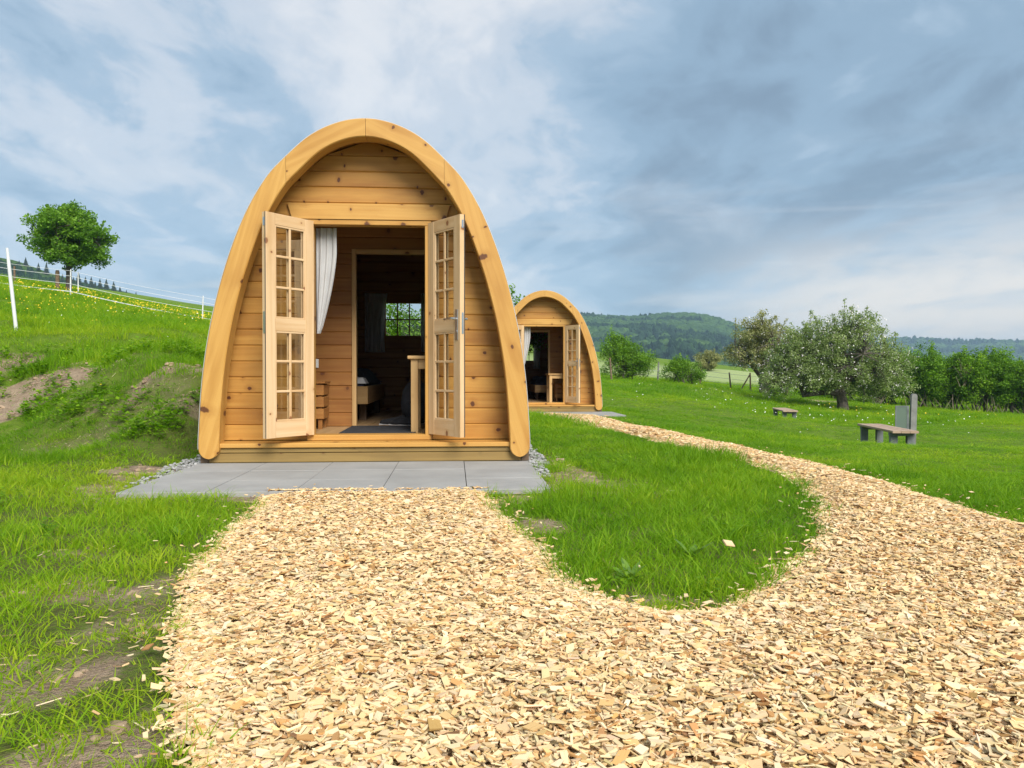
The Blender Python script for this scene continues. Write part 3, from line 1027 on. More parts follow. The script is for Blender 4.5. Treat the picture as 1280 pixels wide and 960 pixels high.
def build_rib(parent, mat):
    mb = MB()
    n = len(OUT)
    wd = 0.152 - 0.014 * np.clip((OUT[:, 1] - 1.6) / 1.0, 0, 1)
    inn = offs(wd)
    mid = n // 2
    j1 = int(np.argmin(np.abs(OUT[:mid, 0] + 0.60)))
    cuts = [0, j1, mid, n - 1 - j1, n - 1]
    Y1, ch = 0.15, 0.007
    for sgi in range(4):
        a, b_ = cuts[sgi], cuts[sgi + 1]
        o_ = OUT[a:b_ + 1].copy()
        i_ = inn[a:b_ + 1].copy()
        # joints are cut plumb and closed to a hairline
        if sgi in (0, 1, 2, 3):
            pass
        g_ = 0.0013
        L = len(o_)
        o_[0] += tg[a] * g_
        i_[0] += tg[a] * g_
        o_[-1] -= tg[b_] * g_
        i_[-1] -= tg[b_] * g_
        # the joints beside the crown are cut plumb: both segments end on the same upright line
        if sgi in (0, 3):
            e, rng_ = (-1, inn[:mid + 1]) if sgi == 0 else (0, inn[mid:])
            xc = o_[e][0]
            zc_ = float(np.interp(xc, rng_[:, 0], rng_[:, 1]))
            over = i_[:, 0] > xc if sgi == 0 else i_[:, 0] < xc
            i_[over] = (xc, zc_)
            i_[e] = (xc, zc_)
        else:
            e, rng_ = (0, inn[:mid + 1]) if sgi == 1 else (-1, inn[mid:])
            xc = o_[e][0]
            zc_ = float(np.interp(xc, rng_[:, 0], rng_[:, 1]))
            xs_ = np.linspace(xc, i_[e][0], 9)[:-1]
            add = np.stack([xs_, np.interp(xs_, rng_[:, 0], rng_[:, 1])], 1)
            rep_ = np.repeat(o_[e][None], 8, 0)
            if sgi == 1:
                o_, i_ = np.concatenate([rep_, o_]), np.concatenate([add, i_])
            else:
                o_, i_ = np.concatenate([o_, rep_]), np.concatenate([i_, add[::-1]])
        loop_o, loop_i = [tuple(p) for p in o_], [tuple(p) for p in i_]
        # rounded feet
        def foot(po, pi):
            c_ = ((po[0] + pi[0]) / 2, (po[1] + pi[1]) / 2)
            r_ = math.hypot(po[0] - pi[0], po[1] - pi[1]) / 2
            sg = 1 if po[0] < pi[0] else -1
            return [(c_[0] - sg * r_ * math.cos(math.pi * k / 20), c_[1] - r_ * math.sin(math.pi * k / 20)) for k in range(1, 10)], \
                   [(c_[0] + sg * r_ * math.cos(math.pi * k / 20), c_[1] - r_ * math.sin(math.pi * k / 20)) for k in range(1, 10)], (c_[0], c_[1] - r_)
        if sgi == 0:
            fo_, fi_, tip = foot(loop_o[0], loop_i[0])
            loop_o = [tip] + fo_[::-1] + loop_o
            loop_i = [tip] + fi_[::-1] + loop_i
        if sgi == 3:
            fo_, fi_, tip = foot(loop_o[-1], loop_i[-1])
            loop_o = loop_o + fo_ + [tip]
            loop_i = loop_i + fi_ + [tip]
        A = np.array(loop_o)
        B = np.array(loop_i)
        ax = A[-1] - A[0]
        if sgi in (0, 3):
            ax = np.array(OUT[cuts[1] if sgi == 0 else cuts[3]]) - np.array(OUT[0 if sgi == 0 else n - 1])
        ax = ax / np.linalg.norm(ax)
        pr = np.array([-ax[1], ax[0]])
        ou, ov = random.uniform(0, 30), random.uniform(0, 30)
        tn = random.uniform(.4, 1)
        uvf = lambda p, dz_=0.0: (ou + float(p[0] * ax[0] + p[1] * ax[1]), ov + float(p[0] * pr[0] + p[1] * pr[1]) + dz_)
        cen = (A + B) / 2
        def inset(Pp, Q):
            d = Q - Pp
            l = np.linalg.norm(d, axis=1)[:, None]
            return Pp + np.where(l > 1e-6, d / np.maximum(l, 1e-6), 0) * np.minimum(ch, l * .3)
        A0, B0 = inset(A, B), inset(B, A)
        for k in range(len(A) - 1):
            def q(p0, p1, p2, p3, uvs):
                mb.face([p0, p1, p2, p3], uvs, tn)
            f3 = lambda p, y: (float(p[0]), y, float(p[1]))
            q(f3(A0[k], 0), f3(B0[k], 0), f3(B0[k + 1], 0), f3(A0[k + 1], 0), [uvf(A0[k]), uvf(B0[k]), uvf(B0[k + 1]), uvf(A0[k + 1])])
            q(f3(A[k], ch), f3(A0[k], 0), f3(A0[k + 1], 0), f3(A[k + 1], ch), [uvf(A[k]), uvf(A0[k]), uvf(A0[k + 1]), uvf(A[k + 1])])
            q(f3(B0[k], 0), f3(B[k], ch), f3(B[k + 1], ch), f3(B0[k + 1], 0), [uvf(B0[k]), uvf(B[k]), uvf(B[k + 1]), uvf(B0[k + 1])])
            q(f3(B[k], ch), f3(B[k], Y1), f3(B[k + 1], Y1), f3(B[k + 1], ch), [uvf(B[k]), uvf(B[k], .15), uvf(B[k + 1], .15), uvf(B[k + 1])])
            q(f3(A[k], Y1), f3(A[k], ch), f3(A[k + 1], ch), f3(A[k + 1], Y1), [uvf(A[k], -.15), uvf(A[k]), uvf(A[k + 1]), uvf(A[k + 1], -.15)])
            q(f3(B[k], Y1), f3(A[k], Y1), f3(A[k + 1], Y1), f3(B[k + 1], Y1), [uvf(B[k]), uvf(A[k]), uvf(A[k + 1]), uvf(B[k + 1])])
        for e in (0, -1):
            p = [(float(A[e][0]), 0.002, float(A[e][1])), (float(A[e][0]), Y1, float(A[e][1])), (float(B[e][0]), Y1, float(B[e][1])), (float(B[e][0]), 0.002, float(B[e][1]))]
            if np.linalg.norm(A[e] - B[e]) > 1e-4:
                mb.face(p if e else p[::-1], None, tn)
    return mb.build('arch_rib', mat, parent)


def wall_boards(mb, y, rows, openings, hwf, T=0.045, side=1, tintr=(0.0, 1.0)):
    """horizontal boards with V joints between z rows; openings [(x0,x1,z0,z1)]; front faces -Y"""
    ch = 0.008
    for z0, z1 in zip(rows[:-1], rows[1:]):
        w0, w1 = hwf(z0) + .004, hwf(z1) + .004
        if max(w0, w1) < 0.05:
            continue
        spans = [(None, None)]
        for (x0, x1, a, b_) in openings:
            if a < z1 - 1e-4 and b_ > z0 + 1e-4:
                spans = [(None, x0), (x1, None)]
        for (l, r) in spans:
            lo0, lo1 = (-w0, -w1) if l is None else (l, l)
            hi0, hi1 = (w0, w1) if r is None else (r, r)
            lo0, lo1, hi0, hi1 = min(lo0, hi0), min(lo1, hi1), hi0, hi1
            ou, ov = random.uniform(0, 60), random.uniform(0, 60)
            tn = random.uniform(*tintr)
            uvf = lambda x, z: (ou + x, ov + z)
            def qd(a, b_, c_, d_):
                pts = [a, b_, c_, d_]
                mb.face(pts, [uvf(p[0], p[2] + (p[1] - y) * .5) for p in pts], tn)
            t = (z1 - z0)
            lx = lambda z: lo0 + (lo1 - lo0) * (z - z0) / t
            hx = lambda z: hi0 + (hi1 - hi0) * (z - z0) / t
            za, zb = z0 + ch, z1 - ch
            qd((lx(za), y, za), (hx(za), y, za), (hx(zb), y, zb), (lx(zb), y, zb))
            qd((lx(z0), y + ch, z0), (hx(z0), y + ch, z0), (hx(za), y, za), (lx(za), y, za))
            qd((lx(zb), y, zb), (hx(zb), y, zb), (hx(z1), y + ch, z1), (lx(z1), y + ch, z1))
            yb = y + T
            qd((hx(za), yb, za), (lx(za), yb, za), (lx(zb), yb, zb), (hx(zb), yb, zb))
            qd((hx(z0), yb - ch, z0), (lx(z0), yb - ch, z0), (lx(za), yb, za), (hx(za), yb, za))
            qd((hx(zb), yb, zb), (lx(zb), yb, zb), (lx(z1), yb - ch, z1), (hx(z1), yb - ch, z1))
            if l is not None:
                qd((lo0, yb, z0), (lo0, y + ch, z0), (lo1, y + ch, z1), (lo1, yb, z1))
            if r is not None:
                qd((hi0, y + ch, z0), (hi0, yb, z0), (hi1, yb, z1), (hi1, y + ch, z1))


def rows_with(z0, step, top, cuts):
    r = [z0]
    z = z0 + step
    while z < top:
        r.append(z)
        z += step
    r.append(top)
    for c_ in cuts:
        k = min(range(len(r)), key=lambda i: abs(r[i] - c_))
        if abs(r[k] - c_) < 0.07 and 0 < k < len(r) - 1:
            r[k] = c_
        else:
            r.append(c_)
    return sorted(set(r))


DW, DH, DT = 0.468, 1.675, 0.045


def door_leaf(parent, hinge, ang, handle_side):
    """leaf in local x 0 (hinge) .. DW, y 0..DT, z 0..DH; two lights of 2 x 3 panes"""
    mb = MB()
    st, tr_, mr, br = 0.088, 0.085, 0.095, 0.12
    mz = 0.80
    mb.box(0, st, 0, DT, 0, DH, 'z', .004)
    mb.box(DW - st, DW, 0, DT, 0, DH, 'z', .004)
    for (a, b_) in ((0, br), (mz, mz + mr), (DH - tr_, DH)):
        mb.box(st, DW - st, 0.0015, DT - .0015, a, b_, 'x', .002)
    for (a, b_) in ((br, mz), (mz + mr, DH - tr_)):
        w_, h_ = DW - 2 * st, b_ - a
        # glazing beads both faces
        for yb in (0.004, DT - .018):
            mb.box(st, st + .012, yb, yb + .014, a, b_, 'z', .002)
            mb.box(DW - st - .012, DW - st, yb, yb + .014, a, b_, 'z', .002)
            mb.box(st + .012, DW - st - .012, yb, yb + .014, a, a + .014, 'x', .002)
            mb.box(st + .012, DW - st - .012, yb, yb + .014, b_ - .014, b_, 'x', .002)
        for yb in (0.005, DT - .017):
            mb.box(DW / 2 - .010, DW / 2 + .010, yb, yb + .012, a + .014, b_ - .014, 'z', .003)
            for k in (1, 2):
                zc = a + h_ * k / 3
                mb.box(st + .012, DW / 2 - .010, yb, yb + .0118, zc - .009, zc + .009, 'x', .003)
                mb.box(DW / 2 + .010, DW - st - .012, yb, yb + .0118, zc - .009, zc + .009, 'x', .003)
    d = mb.build('door', M['door'], parent, hinge, ang)
    gl = MB()
    for (a, b_) in ((br, mz), (mz + mr, DH - tr_)):
        gl.face([(st, DT / 2, a), (DW - st, DT / 2, a), (DW - st, DT / 2, b_), (st, DT / 2, b_)])
    gl.build('pane', M['glass'], d)
    for zc in (0.22, 0.98, 1.48):
        hb = MB()
        hb.tube([(-.004, DT / 2, zc - .04), (-.004, DT / 2, zc + .04)], .007, 8)
        hb.box(-.003, .0, .004, DT - .004, zc - .045, zc + .045, 'z', .001)
        hb.build('hinge', M['steel'], d)
    sb = MB()
    if handle_side:
        for sgn, yf in ((-1, 0.0), (1, DT)):
            y0, y1 = (yf - .006, yf) if sgn < 0 else (yf, yf + .006)
            sb.box(DW - .062, DW - .026, y0, y1, 0.735, 0.965, 'z', .002)
            yy = yf + sgn * .045
            sb.tube([(DW - .044, yf, .895), (DW - .044, yy, .895), (DW - .050, yy, .897), (DW - .155, yy + sgn * .003, .893)], [.009, .009, .009, .0075], 10)
            sb.tube([(DW - .044, yf, .80), (DW - .044, yf + sgn * .012, .80)], .012, 10)
        sb.build('handle', M['steel'], d)
    for za, zb in ((0.78, 0.94), (DH - .10, DH - .04)):
        pb = MB()
        pb.box(DW, DW + .002, .014, DT - .014, za, zb, 'z', .0005)
        pb.build('lock_plate', M['steel'], d)
    gk = MB()
    gk.box(DW, DW + .0035, DT - .010, DT - .003, 0.0, DH, 'z', .001)
    gk.build('weather_seal', M['darksteel'], d)
    return d


def build_pod(loc, label, mirror=False):
    root = empty('camping_pod', loc, label, 'cabin', 'wooden arched camping pods')
    build_rib(root, M['arch'])
    # roof: bitumen skin over the vault, pale edging behind the rib
    n = len(OUT)
    rf = MB()
    o1, o0 = offs(-0.004), offs(-0.001)
    zmin = [(float(p[0]), float(p[1])) for p in o1]
    ys = [0.022, PODL]
    for k in range(n - 1):
        a, b_ = o1[k], o1[k + 1]
        rf.face([(a[0], ys[0], a[1]), (b_[0], ys[0], b_[1]), (b_[0], ys[1], b_[1]), (a[0], ys[1], a[1])][::-1])
        a0, b0 = o0[k], o0[k + 1]
        for yy, rev in ((ys[0], 0), (ys[1], 1)):
            q = [(a0[0], yy, a0[1]), (b0[0], yy, b0[1]), (b_[0], yy, b_[1]), (a[0], yy, a[1])]
            rf.face(q[::-1] if rev else q)
    roof = rf.build('roof', M['bitumen'], root, smooth=True, merge=True)
    ed = MB()
    e1, e0 = offs(-0.0055), offs(-0.001)
    for k in range(n - 1):
        a, b_, c_, d_ = e1[k], e1[k + 1], e0[k + 1], e0[k]
        ed.face([(d_[0], .010, d_[1]), (c_[0], .010, c_[1]), (b_[0], .010, b_[1]), (a[0], .010, a[1])])
        ed.face([(a[0], .010, a[1]), (b_[0], .010, b_[1]), (b_[0], .07, b_[1]), (a[0], .07, a[1])])
    ed.build('roof_edging', M['flash'], root)
    # vault lining: boards running front to back
    ln = MB()
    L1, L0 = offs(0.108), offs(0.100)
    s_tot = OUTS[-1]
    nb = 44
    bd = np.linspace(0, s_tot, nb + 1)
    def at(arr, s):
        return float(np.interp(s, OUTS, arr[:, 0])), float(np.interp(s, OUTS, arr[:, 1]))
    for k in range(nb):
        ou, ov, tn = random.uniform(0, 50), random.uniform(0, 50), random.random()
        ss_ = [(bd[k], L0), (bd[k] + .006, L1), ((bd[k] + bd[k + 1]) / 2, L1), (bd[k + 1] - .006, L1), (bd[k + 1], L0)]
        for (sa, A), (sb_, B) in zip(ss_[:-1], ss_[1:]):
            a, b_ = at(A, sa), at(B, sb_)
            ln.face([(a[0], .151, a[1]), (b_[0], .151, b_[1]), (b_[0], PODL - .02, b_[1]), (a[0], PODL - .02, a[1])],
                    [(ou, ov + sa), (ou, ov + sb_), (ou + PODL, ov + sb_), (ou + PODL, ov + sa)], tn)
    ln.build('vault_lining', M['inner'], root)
    # front wall
    fw = MB()
    rows = rows_with(0.147, 0.1253, 2.52, [1.90])
    wall_boards(fw, 0.28, rows, [(-0.485, 0.485, 0.0, 1.90)], hw_in)
    fw.build('front_wall', M['wall'], root)
    fr = MB()
    fr.box(-.485, -.437, .262, .36, .192, 1.852, 'z', .004)
    fr.box(.437, .485, .262, .36, .192, 1.852, 'z', .004)
    fr.box(-.485, .485, .260, .36, 1.852, 1.893, 'x', .004)
    fr.build('door_frame', M['arch'], root)
    lb = MB()
    ou = random.uniform(0, 9)
    # lintel board with raked ends
    pr = [(-.60, 1.895), (.60, 1.895), (.635, 2.018), (-.635, 2.018)]
    fro = [(x, .252, z) for x, z in pr]
    bak = [(x, .278, z) for x, z in pr]
    lb.face(fro, [(ou + p[0], p[2] + 3) for p in fro], .8)
    for i in range(4):
        j = (i + 1) % 4
        lb.face([fro[j], fro[i], bak[i], bak[j]], None, .8)
    lb.build('lintel_board', M['arch'], root)
    th = MB()
    th.box(-.487, .487, .25, .42, .149, .192, 'x', .004)
    th.build('threshold', M['arch'], root)
    lg = MB()
    lg.box(-1.16, 1.16, .035, .279, .112, .147, 'x', .005)
    lg.build('front_ledge', M['arch'], root)
    bm_ = MB()
    bm_.box(-1.185, 1.185, .055, .125, .0, .070, 'x', .004)
    bm_.box(-1.165, 1.165, .055, .125, .074, .110, 'x', .004)
    bm_.build('base_beam', M['treated'], root)
    for s in (-1, 1):
        sk = MB()
        x0, x1 = (1.19, 1.25) if s > 0 else (-1.25, -1.19)
        sk.box(x0, x1, .06, PODL, .0, .108, 'y', .004)
        sk.build('side_skid', M['brownpost'], root)
    # floor, back wall with its window, partition
    fl = MB()
    for k in range(18):
        x0 = -1.17 + k * .13
        fl.box(x0, x0 + .128, .3, PODL - .06, .15, .185, 'y', .002)
    fl.build('floor', M['floorwood'], root)
    bw = MB()
    WX, WZ0, WZ1 = .25, 1.15, 1.615
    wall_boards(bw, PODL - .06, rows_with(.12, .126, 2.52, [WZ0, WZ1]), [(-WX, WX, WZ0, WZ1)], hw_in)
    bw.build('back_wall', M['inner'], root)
    wn = MB()
    y0 = PODL - .075
    for a in (-WX - .03, WX - .02):
        wn.box(a, a + .05, y0, y0 + .07, WZ0 - .03, WZ1 + .03, 'z', .003)
    for a in (WZ0 - .03, WZ1 - .02):
        wn.box(-WX + .02, WX - .02, y0, y0 + .07, a, a + .05, 'x', .003)
    for a in (-.078, .078):
        wn.box(a - .008, a + .008, y0 + .02, y0 + .045, WZ0 + .02, WZ1 - .02, 'z', .002)
    zc = (WZ0 + WZ1) / 2
    for a, b_ in ((-WX + .02, -.086), (-.07, .07), (.086, WX - .02)):
        wn.box(a, b_, y0 + .021, y0 + .044, zc - .008, zc + .008, 'x', .002)
    wnd = wn.build('window', M['inner'], root)
    pn = MB()
    pn.face([(-WX, y0 + .032, WZ0), (WX, y0 + .032, WZ0), (WX, y0 + .032, WZ1), (-WX, y0 + .032, WZ1)])
    pn.build('pane', M['glass'], wnd)
    pt = MB()
    dx0, dx1, dzt = (-.45, .235, 1.79) if mirror else (-.24, .45, 1.79)
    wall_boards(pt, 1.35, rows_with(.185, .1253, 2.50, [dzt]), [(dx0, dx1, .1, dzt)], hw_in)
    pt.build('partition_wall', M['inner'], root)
    pf = MB()
    for a in (dx0 - .035, dx1 - .005):
        pf.box(a, a + .04, 1.335, 1.41, .186, dzt + .035, 'z', .003)
    pf.box(dx0 + .005, dx1 - .005, 1.335, 1.41, dzt - .005, dzt + .035, 'x', .003)
    pf.build('inner_door_frame', M['furn'], root)
    sw = MB()
    sx = -.62 if not mirror else .40
    sw.box(sx - .04, sx + .04, 1.338, 1.349, .73, .81, 'z', .003)
    sw.box(sx - .022, sx + .022, 1.333, 1.338, .748, .792, 'z', .002)
    sw.build('light_switch', M['white'], root)
    door_leaf(root, (-.462, .258, .197), rad(180 + 52.5), False)
    door_leaf(root, (.462, .258, .197), rad(-57.5), True)
    return root


pod1 = build_pod(POD1, 'large honey-coloured arched timber pod beside the grey paving slabs, both door leaves open')
pod2 = build_pod(POD2, 'smaller looking arched timber pod at the far end of the wood chip path', mirror=True)


# ------------------------------------------------------------------ what stands in the pods
def cloth_sheet(name, W0, Z0, Z1, wfun, parent=None, folds=6, amp=.014, nx=60, nz=40, mat=None):
    us = np.linspace(0, 1, nx)
    zs = np.linspace(0, 1, nz)
    U, T = np.meshgrid(us, zs)
    wd = np.array([wfun(t) for t in zs])[:, None]
    X = U * wd
    ph = U * folds * 2 * math.pi
    Y = np.sin(ph + T * 1.2) * amp * (0.6 + 0.4 * np.sin(U * 9)) + np.sin(ph * 2.3 + T * 3) * amp * .25
    Z = Z0 + (Z1 - Z0) * T
    V = np.stack([X.ravel(), Y.ravel(), np.broadcast_to(Z, X.shape).ravel()], 1)
    Vb = V + np.array([0, .002, 0])
    idx = np.arange(nx * nz).reshape(nz, nx)
    F = np.stack([idx[:-1, :-1].ravel(), idx[1:, :-1].ravel(), idx[1:, 1:].ravel(), idx[:-1, 1:].ravel()], 1)
    me = np_mesh(name, V, F, mat or M['curtain'], smooth=True)
    return link_mesh(name, me, None, parent)


def door_curtain(pod, label):
    f = lambda t: 0.158 * (1 - max(0, (t - .22)) ** 1.5 * 1.18) * (1.0 if t < .97 else .9) + .004
    o = cloth_sheet('door_curtain', .17, 1.848, 1.0, f, folds=3, amp=.012)
    o.location = (pod[0] - .437, pod[1] + .40, pod[2])
    tag(o, label, 'curtain', 'white curtains in the pod doorways')
    return o


door_curtain(POD1, 'white curtain swept aside in the doorway of the large pod')
door_curtain(POD2, 'white curtain swept aside in the doorway of the far small pod')


def window_curtain(pod, x0, x1, label, lng):
    o = cloth_sheet('window_curtain', 0, 1.72, lng, lambda t: (x1 - x0) * (1 - .15 * math.sin(t * 2.2)), folds=5, amp=.016, nx=44, nz=14)
    o.location = (pod[0] + x0, pod[1] + PODL - .12, pod[2])
    tag(o, label, 'curtain', 'white curtains by the pod windows')


window_curtain(POD1, -.50, -.20, 'sheer white curtain hanging on the bed side of the large pod\'s rear window', 0.95)
window_curtain(POD1, .235, .40, 'narrow white curtain on the table side of the large pod\'s rear window', 0.95)
window_curtain(POD2, .19, .40, 'pale curtain beside the rear window seen through the far pod\'s doorway', 0.95)


def table(pod, x0, x1, y0, y1, label):
    t = empty('table', (pod[0] + x0, pod[1] + y0, pod[2] + .185), label, 'table', 'pine tables inside the pods')
    a, b_ = x1 - x0, y1 - y0
    mb = MB()
    mb.box(0, a, 0, b_, .612, .64, 'x', .004)
    mb.build('table_top', M['furn'], t)
    for (x, y) in ((.025, .025), (a - .085, .025), (.025, b_ - .085), (a - .085, b_ - .085)):
        lm = MB()
        lm.box(x, x + .06, y, y + .06, 0, .611, 'z', .004)
        lm.build('leg', M['furn'], t)
    ap = MB()
    ap.box(.086, a - .086, .035, .055, .53, .611, 'x', .003)
    ap.box(.086, a - .086, b_ - .055, b_ - .035, .53, .611, 'x', .003)
    ap.box(.035, .055, .086, b_ - .086, .53, .611, 'y', .003)
    ap.box(a - .055, a - .035, .086, b_ - .086, .53, .611, 'y', .003)
    ap.build('apron', M['furn'], t)
    return t


table(POD1, .285, .93, .50, 1.10, 'pale pine table standing just inside the large pod\'s doorway')
table(POD2, .13, .78, .45, 1.05, 'pine table standing inside the far small pod\'s doorway')


def blanket_lump(w_, d_, h_, seed, n=26):
    xs = np.linspace(0, 1, n)
    U, Vv = np.meshgrid(xs, xs)
    e = np.minimum(np.minimum(U, 1 - U), np.minimum(Vv, 1 - Vv))
    H = h_ * sstep(0, .16, e) * (0.65 + .7 * (fbm(U * 4, Vv * 4, seed) - .3))
    V = np.stack([U.ravel() * w_, Vv.ravel() * d_, H.ravel()], 1)
    idx = np.arange(n * n).reshape(n, n)
    F = np.stack([idx[:-1, :-1].ravel(), idx[:-1, 1:].ravel(), idx[1:, 1:].ravel(), idx[1:, :-1].ravel()], 1)
    return V, F


def bed(pod, x0, x1, y0, y1, label, blabel, seed):
    t = empty('bed', (pod[0] + x0, pod[1] + y0, pod[2] + .185), label, 'bed', 'timber beds inside the pods')
    a, b_ = x1 - x0, y1 - y0
    fm = MB()
    fm.box(0, a, 0, .03, .18, .36, 'x', .004)
    fm.box(0, a, b_ - .03, b_, .18, .36, 'x', .004)
    fm.box(0, .03, .031, b_ - .031, .18, .36, 'y', .004)
    fm.box(a - .03, a, .031, b_ - .031, .18, .36, 'y', .004)
    fm.box(.03, a - .03, .03, b_ - .03, .19, .21, 'y', .002)
    fm.build('bed_frame', M['furn'], t)
    for (x, y) in ((.04, .3), (a - .12, .3), (.04, b_ - .2), (a - .12, b_ - .2)):
        lm = MB()
        lm.box(x, x + .07, y, y + .07, 0, .18, 'z', .003)
        lm.build('leg', M['brownpost'], t)
    mt = MB()
    mt.box(.035, a - .035, .035, b_ - .035, .212, .385, 'y', .03)
    mt.build('mattress', M['navy'], t)
    V, F = blanket_lump(a * .98, b_ * .7, .2, seed)
    me = np_mesh('blanket', V, F, M['black'], smooth=True)
    o = link_mesh('blanket', me, None, None, (pod[0] + x0 + .01, pod[1] + y0 + .25, pod[2] + .185 + .385))
    tag(o, blabel, 'blanket', 'dark blankets on the pod beds')


bed(POD1, -.98, -.205, 2.02, 4.0, 'timber bed with board sides past the inner doorway of the large pod', 'crumpled dark blanket on the bed in the large pod', 5)
bed(POD2, .0, .62, 2.1, 4.0, 'timber bed past the inner doorway of the far small pod', 'crumpled navy blanket on the bed in the far small pod', 8)

for (dx_, dy_, wv_, lab) in ((-.46, 2.03, .24, 'crumpled white garment lying on the end of the bed in the large pod'),):
    V, F = blanket_lump(wv_, .3, .07, 91, 20)
    o = link_mesh('garment', np_mesh('garment', V, F, M['linen'], smooth=True), None, None, (POD1[0] + dx_, POD1[1] + dy_, .185 + .388))
    tag(o, lab, 'clothing')

mm = MB()
mm.box(0, .62, 0, .88, 0, .009, 'x', .002)
o = mm.build('floor_mat', M['mat'], None, (POD1[0] - .27, POD1[1] + .44, .1855))
tag(o, 'dark charcoal mat on the floor behind the large pod\'s threshold', 'mat')


def crate(pod, x, y, label, sx=.36, sy=.3, h=.42):
    t = empty('slatted_stool', (pod[0] + x, pod[1] + y, pod[2] + .185), label, 'stool')
    mb = MB()
    for k in range(3):
        z0 = .09 + k * .105
        mb.box(.0, sx, 0, .016, z0, z0 + .09, 'x', .003)
        mb.box(.0, sx, sy - .016, sy, z0, z0 + .09, 'x', .003)
        mb.box(0, .016, .017, sy - .017, z0, z0 + .09, 'y', .003)
        mb.box(sx - .016, sx, .017, sy - .017, z0, z0 + .09, 'y', .003)
    mb.build('slat_sides', M['inner'], t)
    tp = MB()
    tp.box(-.012, sx + .012, -.012, sy + .012, h - .018, h, 'x', .004)
    tp.build('seat', M['inner'], t)
    for (a, b_) in ((.017, .017), (sx - .052, .017), (.017, sy - .052), (sx - .052, sy - .052)):
        l = MB()
        l.box(a, a + .035, b_, b_ + .035, 0, h - .019, 'z', .003)
        l.build('leg', M['inner'], t)
    return t


crate(POD1, -.84, 1.0, 'brown slatted wooden stool against the inner wall under the light switch')
crate(POD2, .34, .92, 'pale slatted stool under the table in the far small pod')


def backpack(loc, label):
    v = ICV.copy()
    v = v * (1 + (np.random.default_rng(3).random(len(v))[:, None] - .5) * .18)
    v = np.sign(v) * np.abs(v) ** .75
    V = v * np.array([.15, .11, .21]) + np.array([0, 0, .205])
    t = empty('backpack', loc, label, 'backpack')
    link_mesh('bag_body', np_mesh('bag_body', V, ICF, M['black'], smooth=True), None, t)
    pk = ICV * np.array([.11, .05, .10]) + np.array([0, -.11, .14])
    link_mesh('pocket', np_mesh('pocket', pk, ICF, M['black'], smooth=True), None, t)
    sp_ = MB()
    sp_.tube([(-.05, .0, .40), (-.03, .0, .46), (.03, .0, .46), (.05, .0, .40)], .012, 6)
    sp_.build('strap', M['black'], t)


backpack((POD1[0] + .30, POD1[1] + 1.62, .185), 'black backpack on the floor behind the pine table of the large pod')


def shoe(loc, rz, label):
    prof = [(-.13, .035, .05), (-.10, .045, .085), (-.05, .043, .075), (.0, .042, .06), (.06, .047, .05), (.11, .042, .04), (.14, .022, .03)]
    mb = MB()
    rings = []
    for (x, wv_, h) in prof:
        rings.append([(x, wv_ * math.cos(a), max(.012, .012 + h * math.sin(a))) for a in [math.pi * k / 8 for k in range(9)]])
    for r0, r1 in zip(rings[:-1], rings[1:]):
        for k in range(8):
            mb.face([r0[k], r1[k], r1[k + 1], r0[k + 1]])
        mb.face([r0[8], r1[8], r1[0], r0[0]])
    mb.face(rings[0])
    mb.face(rings[-1][::-1])
    t = empty('shoe', loc, label, 'shoe', 'black shoes past the inner doorway', rz)
    mb.build('upper', M['black'], t, smooth=True, merge=True)
    sl = MB()
    sl.box(-.132, .138, -.042, .042, 0, .013, 'x', .004)
    sl.build('sole', M['linen'], t)


shoe((POD1[0] + .10, POD1[1] + 1.50, .186), rad(160), 'black shoe with pale sole on the floor, nearer the large pod\'s mat')
shoe((POD1[0] + .19, POD1[1] + 1.42, .186), rad(150), 'black shoe with pale sole on the floor beside the backpack')


# ------------------------------------------------------------------ paving, gravel, chips
def pavement(pod, nxp, rows_, x0, label):
    mb = MB()
    for i in range(nxp):
        for j in range(rows_):
            a = pod[0] + x0 + i * .5
            b_ = pod[1] + .05 - (j + 1) * .5
            dzz = random.uniform(-.0015, .0015)
            mb.box(a + .0025, a + .4975, b_ + .0025, b_ + .4975, pod[2] - .045, pod[2] + dzz, 'x', .003)
    o = mb.build('pavement', M['paver'])
    tag(o, label, None, None, 'structure')


pavement(POD1, 5, 3, -1.257, 'grey concrete slabs laid in front of the large pod')
pavement(POD2, 5, 3, -1.04, 'grey concrete slabs in front of the far small pod')


def pebbles(name, areas, n, label):
    P_ = []
    for (x0, x1, y0, y1, z0, fr_) in areas:
        k = int(n * fr_)
        x = rng.uniform(x0, x1, k)
        y = rng.uniform(y0, y1, k)
        sl = fbm(x * 5, y * 5, 61) - .5
        ok = (np.abs((x - (x0 + x1) / 2) / ((x1 - x0) / 2)) + sl * 1.2) < .95
        P_.append(np.stack([x[ok], y[ok], tz(x[ok], y[ok]) + rng.uniform(0, .03, ok.sum())], 1))
    P_ = np.concatenate(P_)
    n = len(P_)
    r = rng.uniform(.006, .015, n)
    v = ICV[None] * (1 + (rng.random((n, len(ICV))) - .5)[:, :, None] * .5)
    v = v * (r[:, None] * np.stack([np.ones(n), rng.uniform(.6, 1.2, n), rng.uniform(.4, .8, n)], 1))[:, None, :] + P_[:, None, :]
    f = (ICF[None] + (np.arange(n) * len(ICV))[:, None, None]).reshape(-1, 3)
    o = link_mesh(name, np_mesh(name, v.reshape(-1, 3), f, M['pebble']), None)
    tag(o, label, None, None, 'stuff')


pebbles('gravel', [(-2.14, -1.90, 5.85, 8.5, 0, .5), (-2.05, -1.90, 5.1, 5.9, 0, .08), (0.56, 0.73, 6.0, 8.5, 0, .42), (0.565, 0.66, 5.4, 6.1, 0, .05)], 2400, 'pale grey gravel strip along both sides of the large pod')

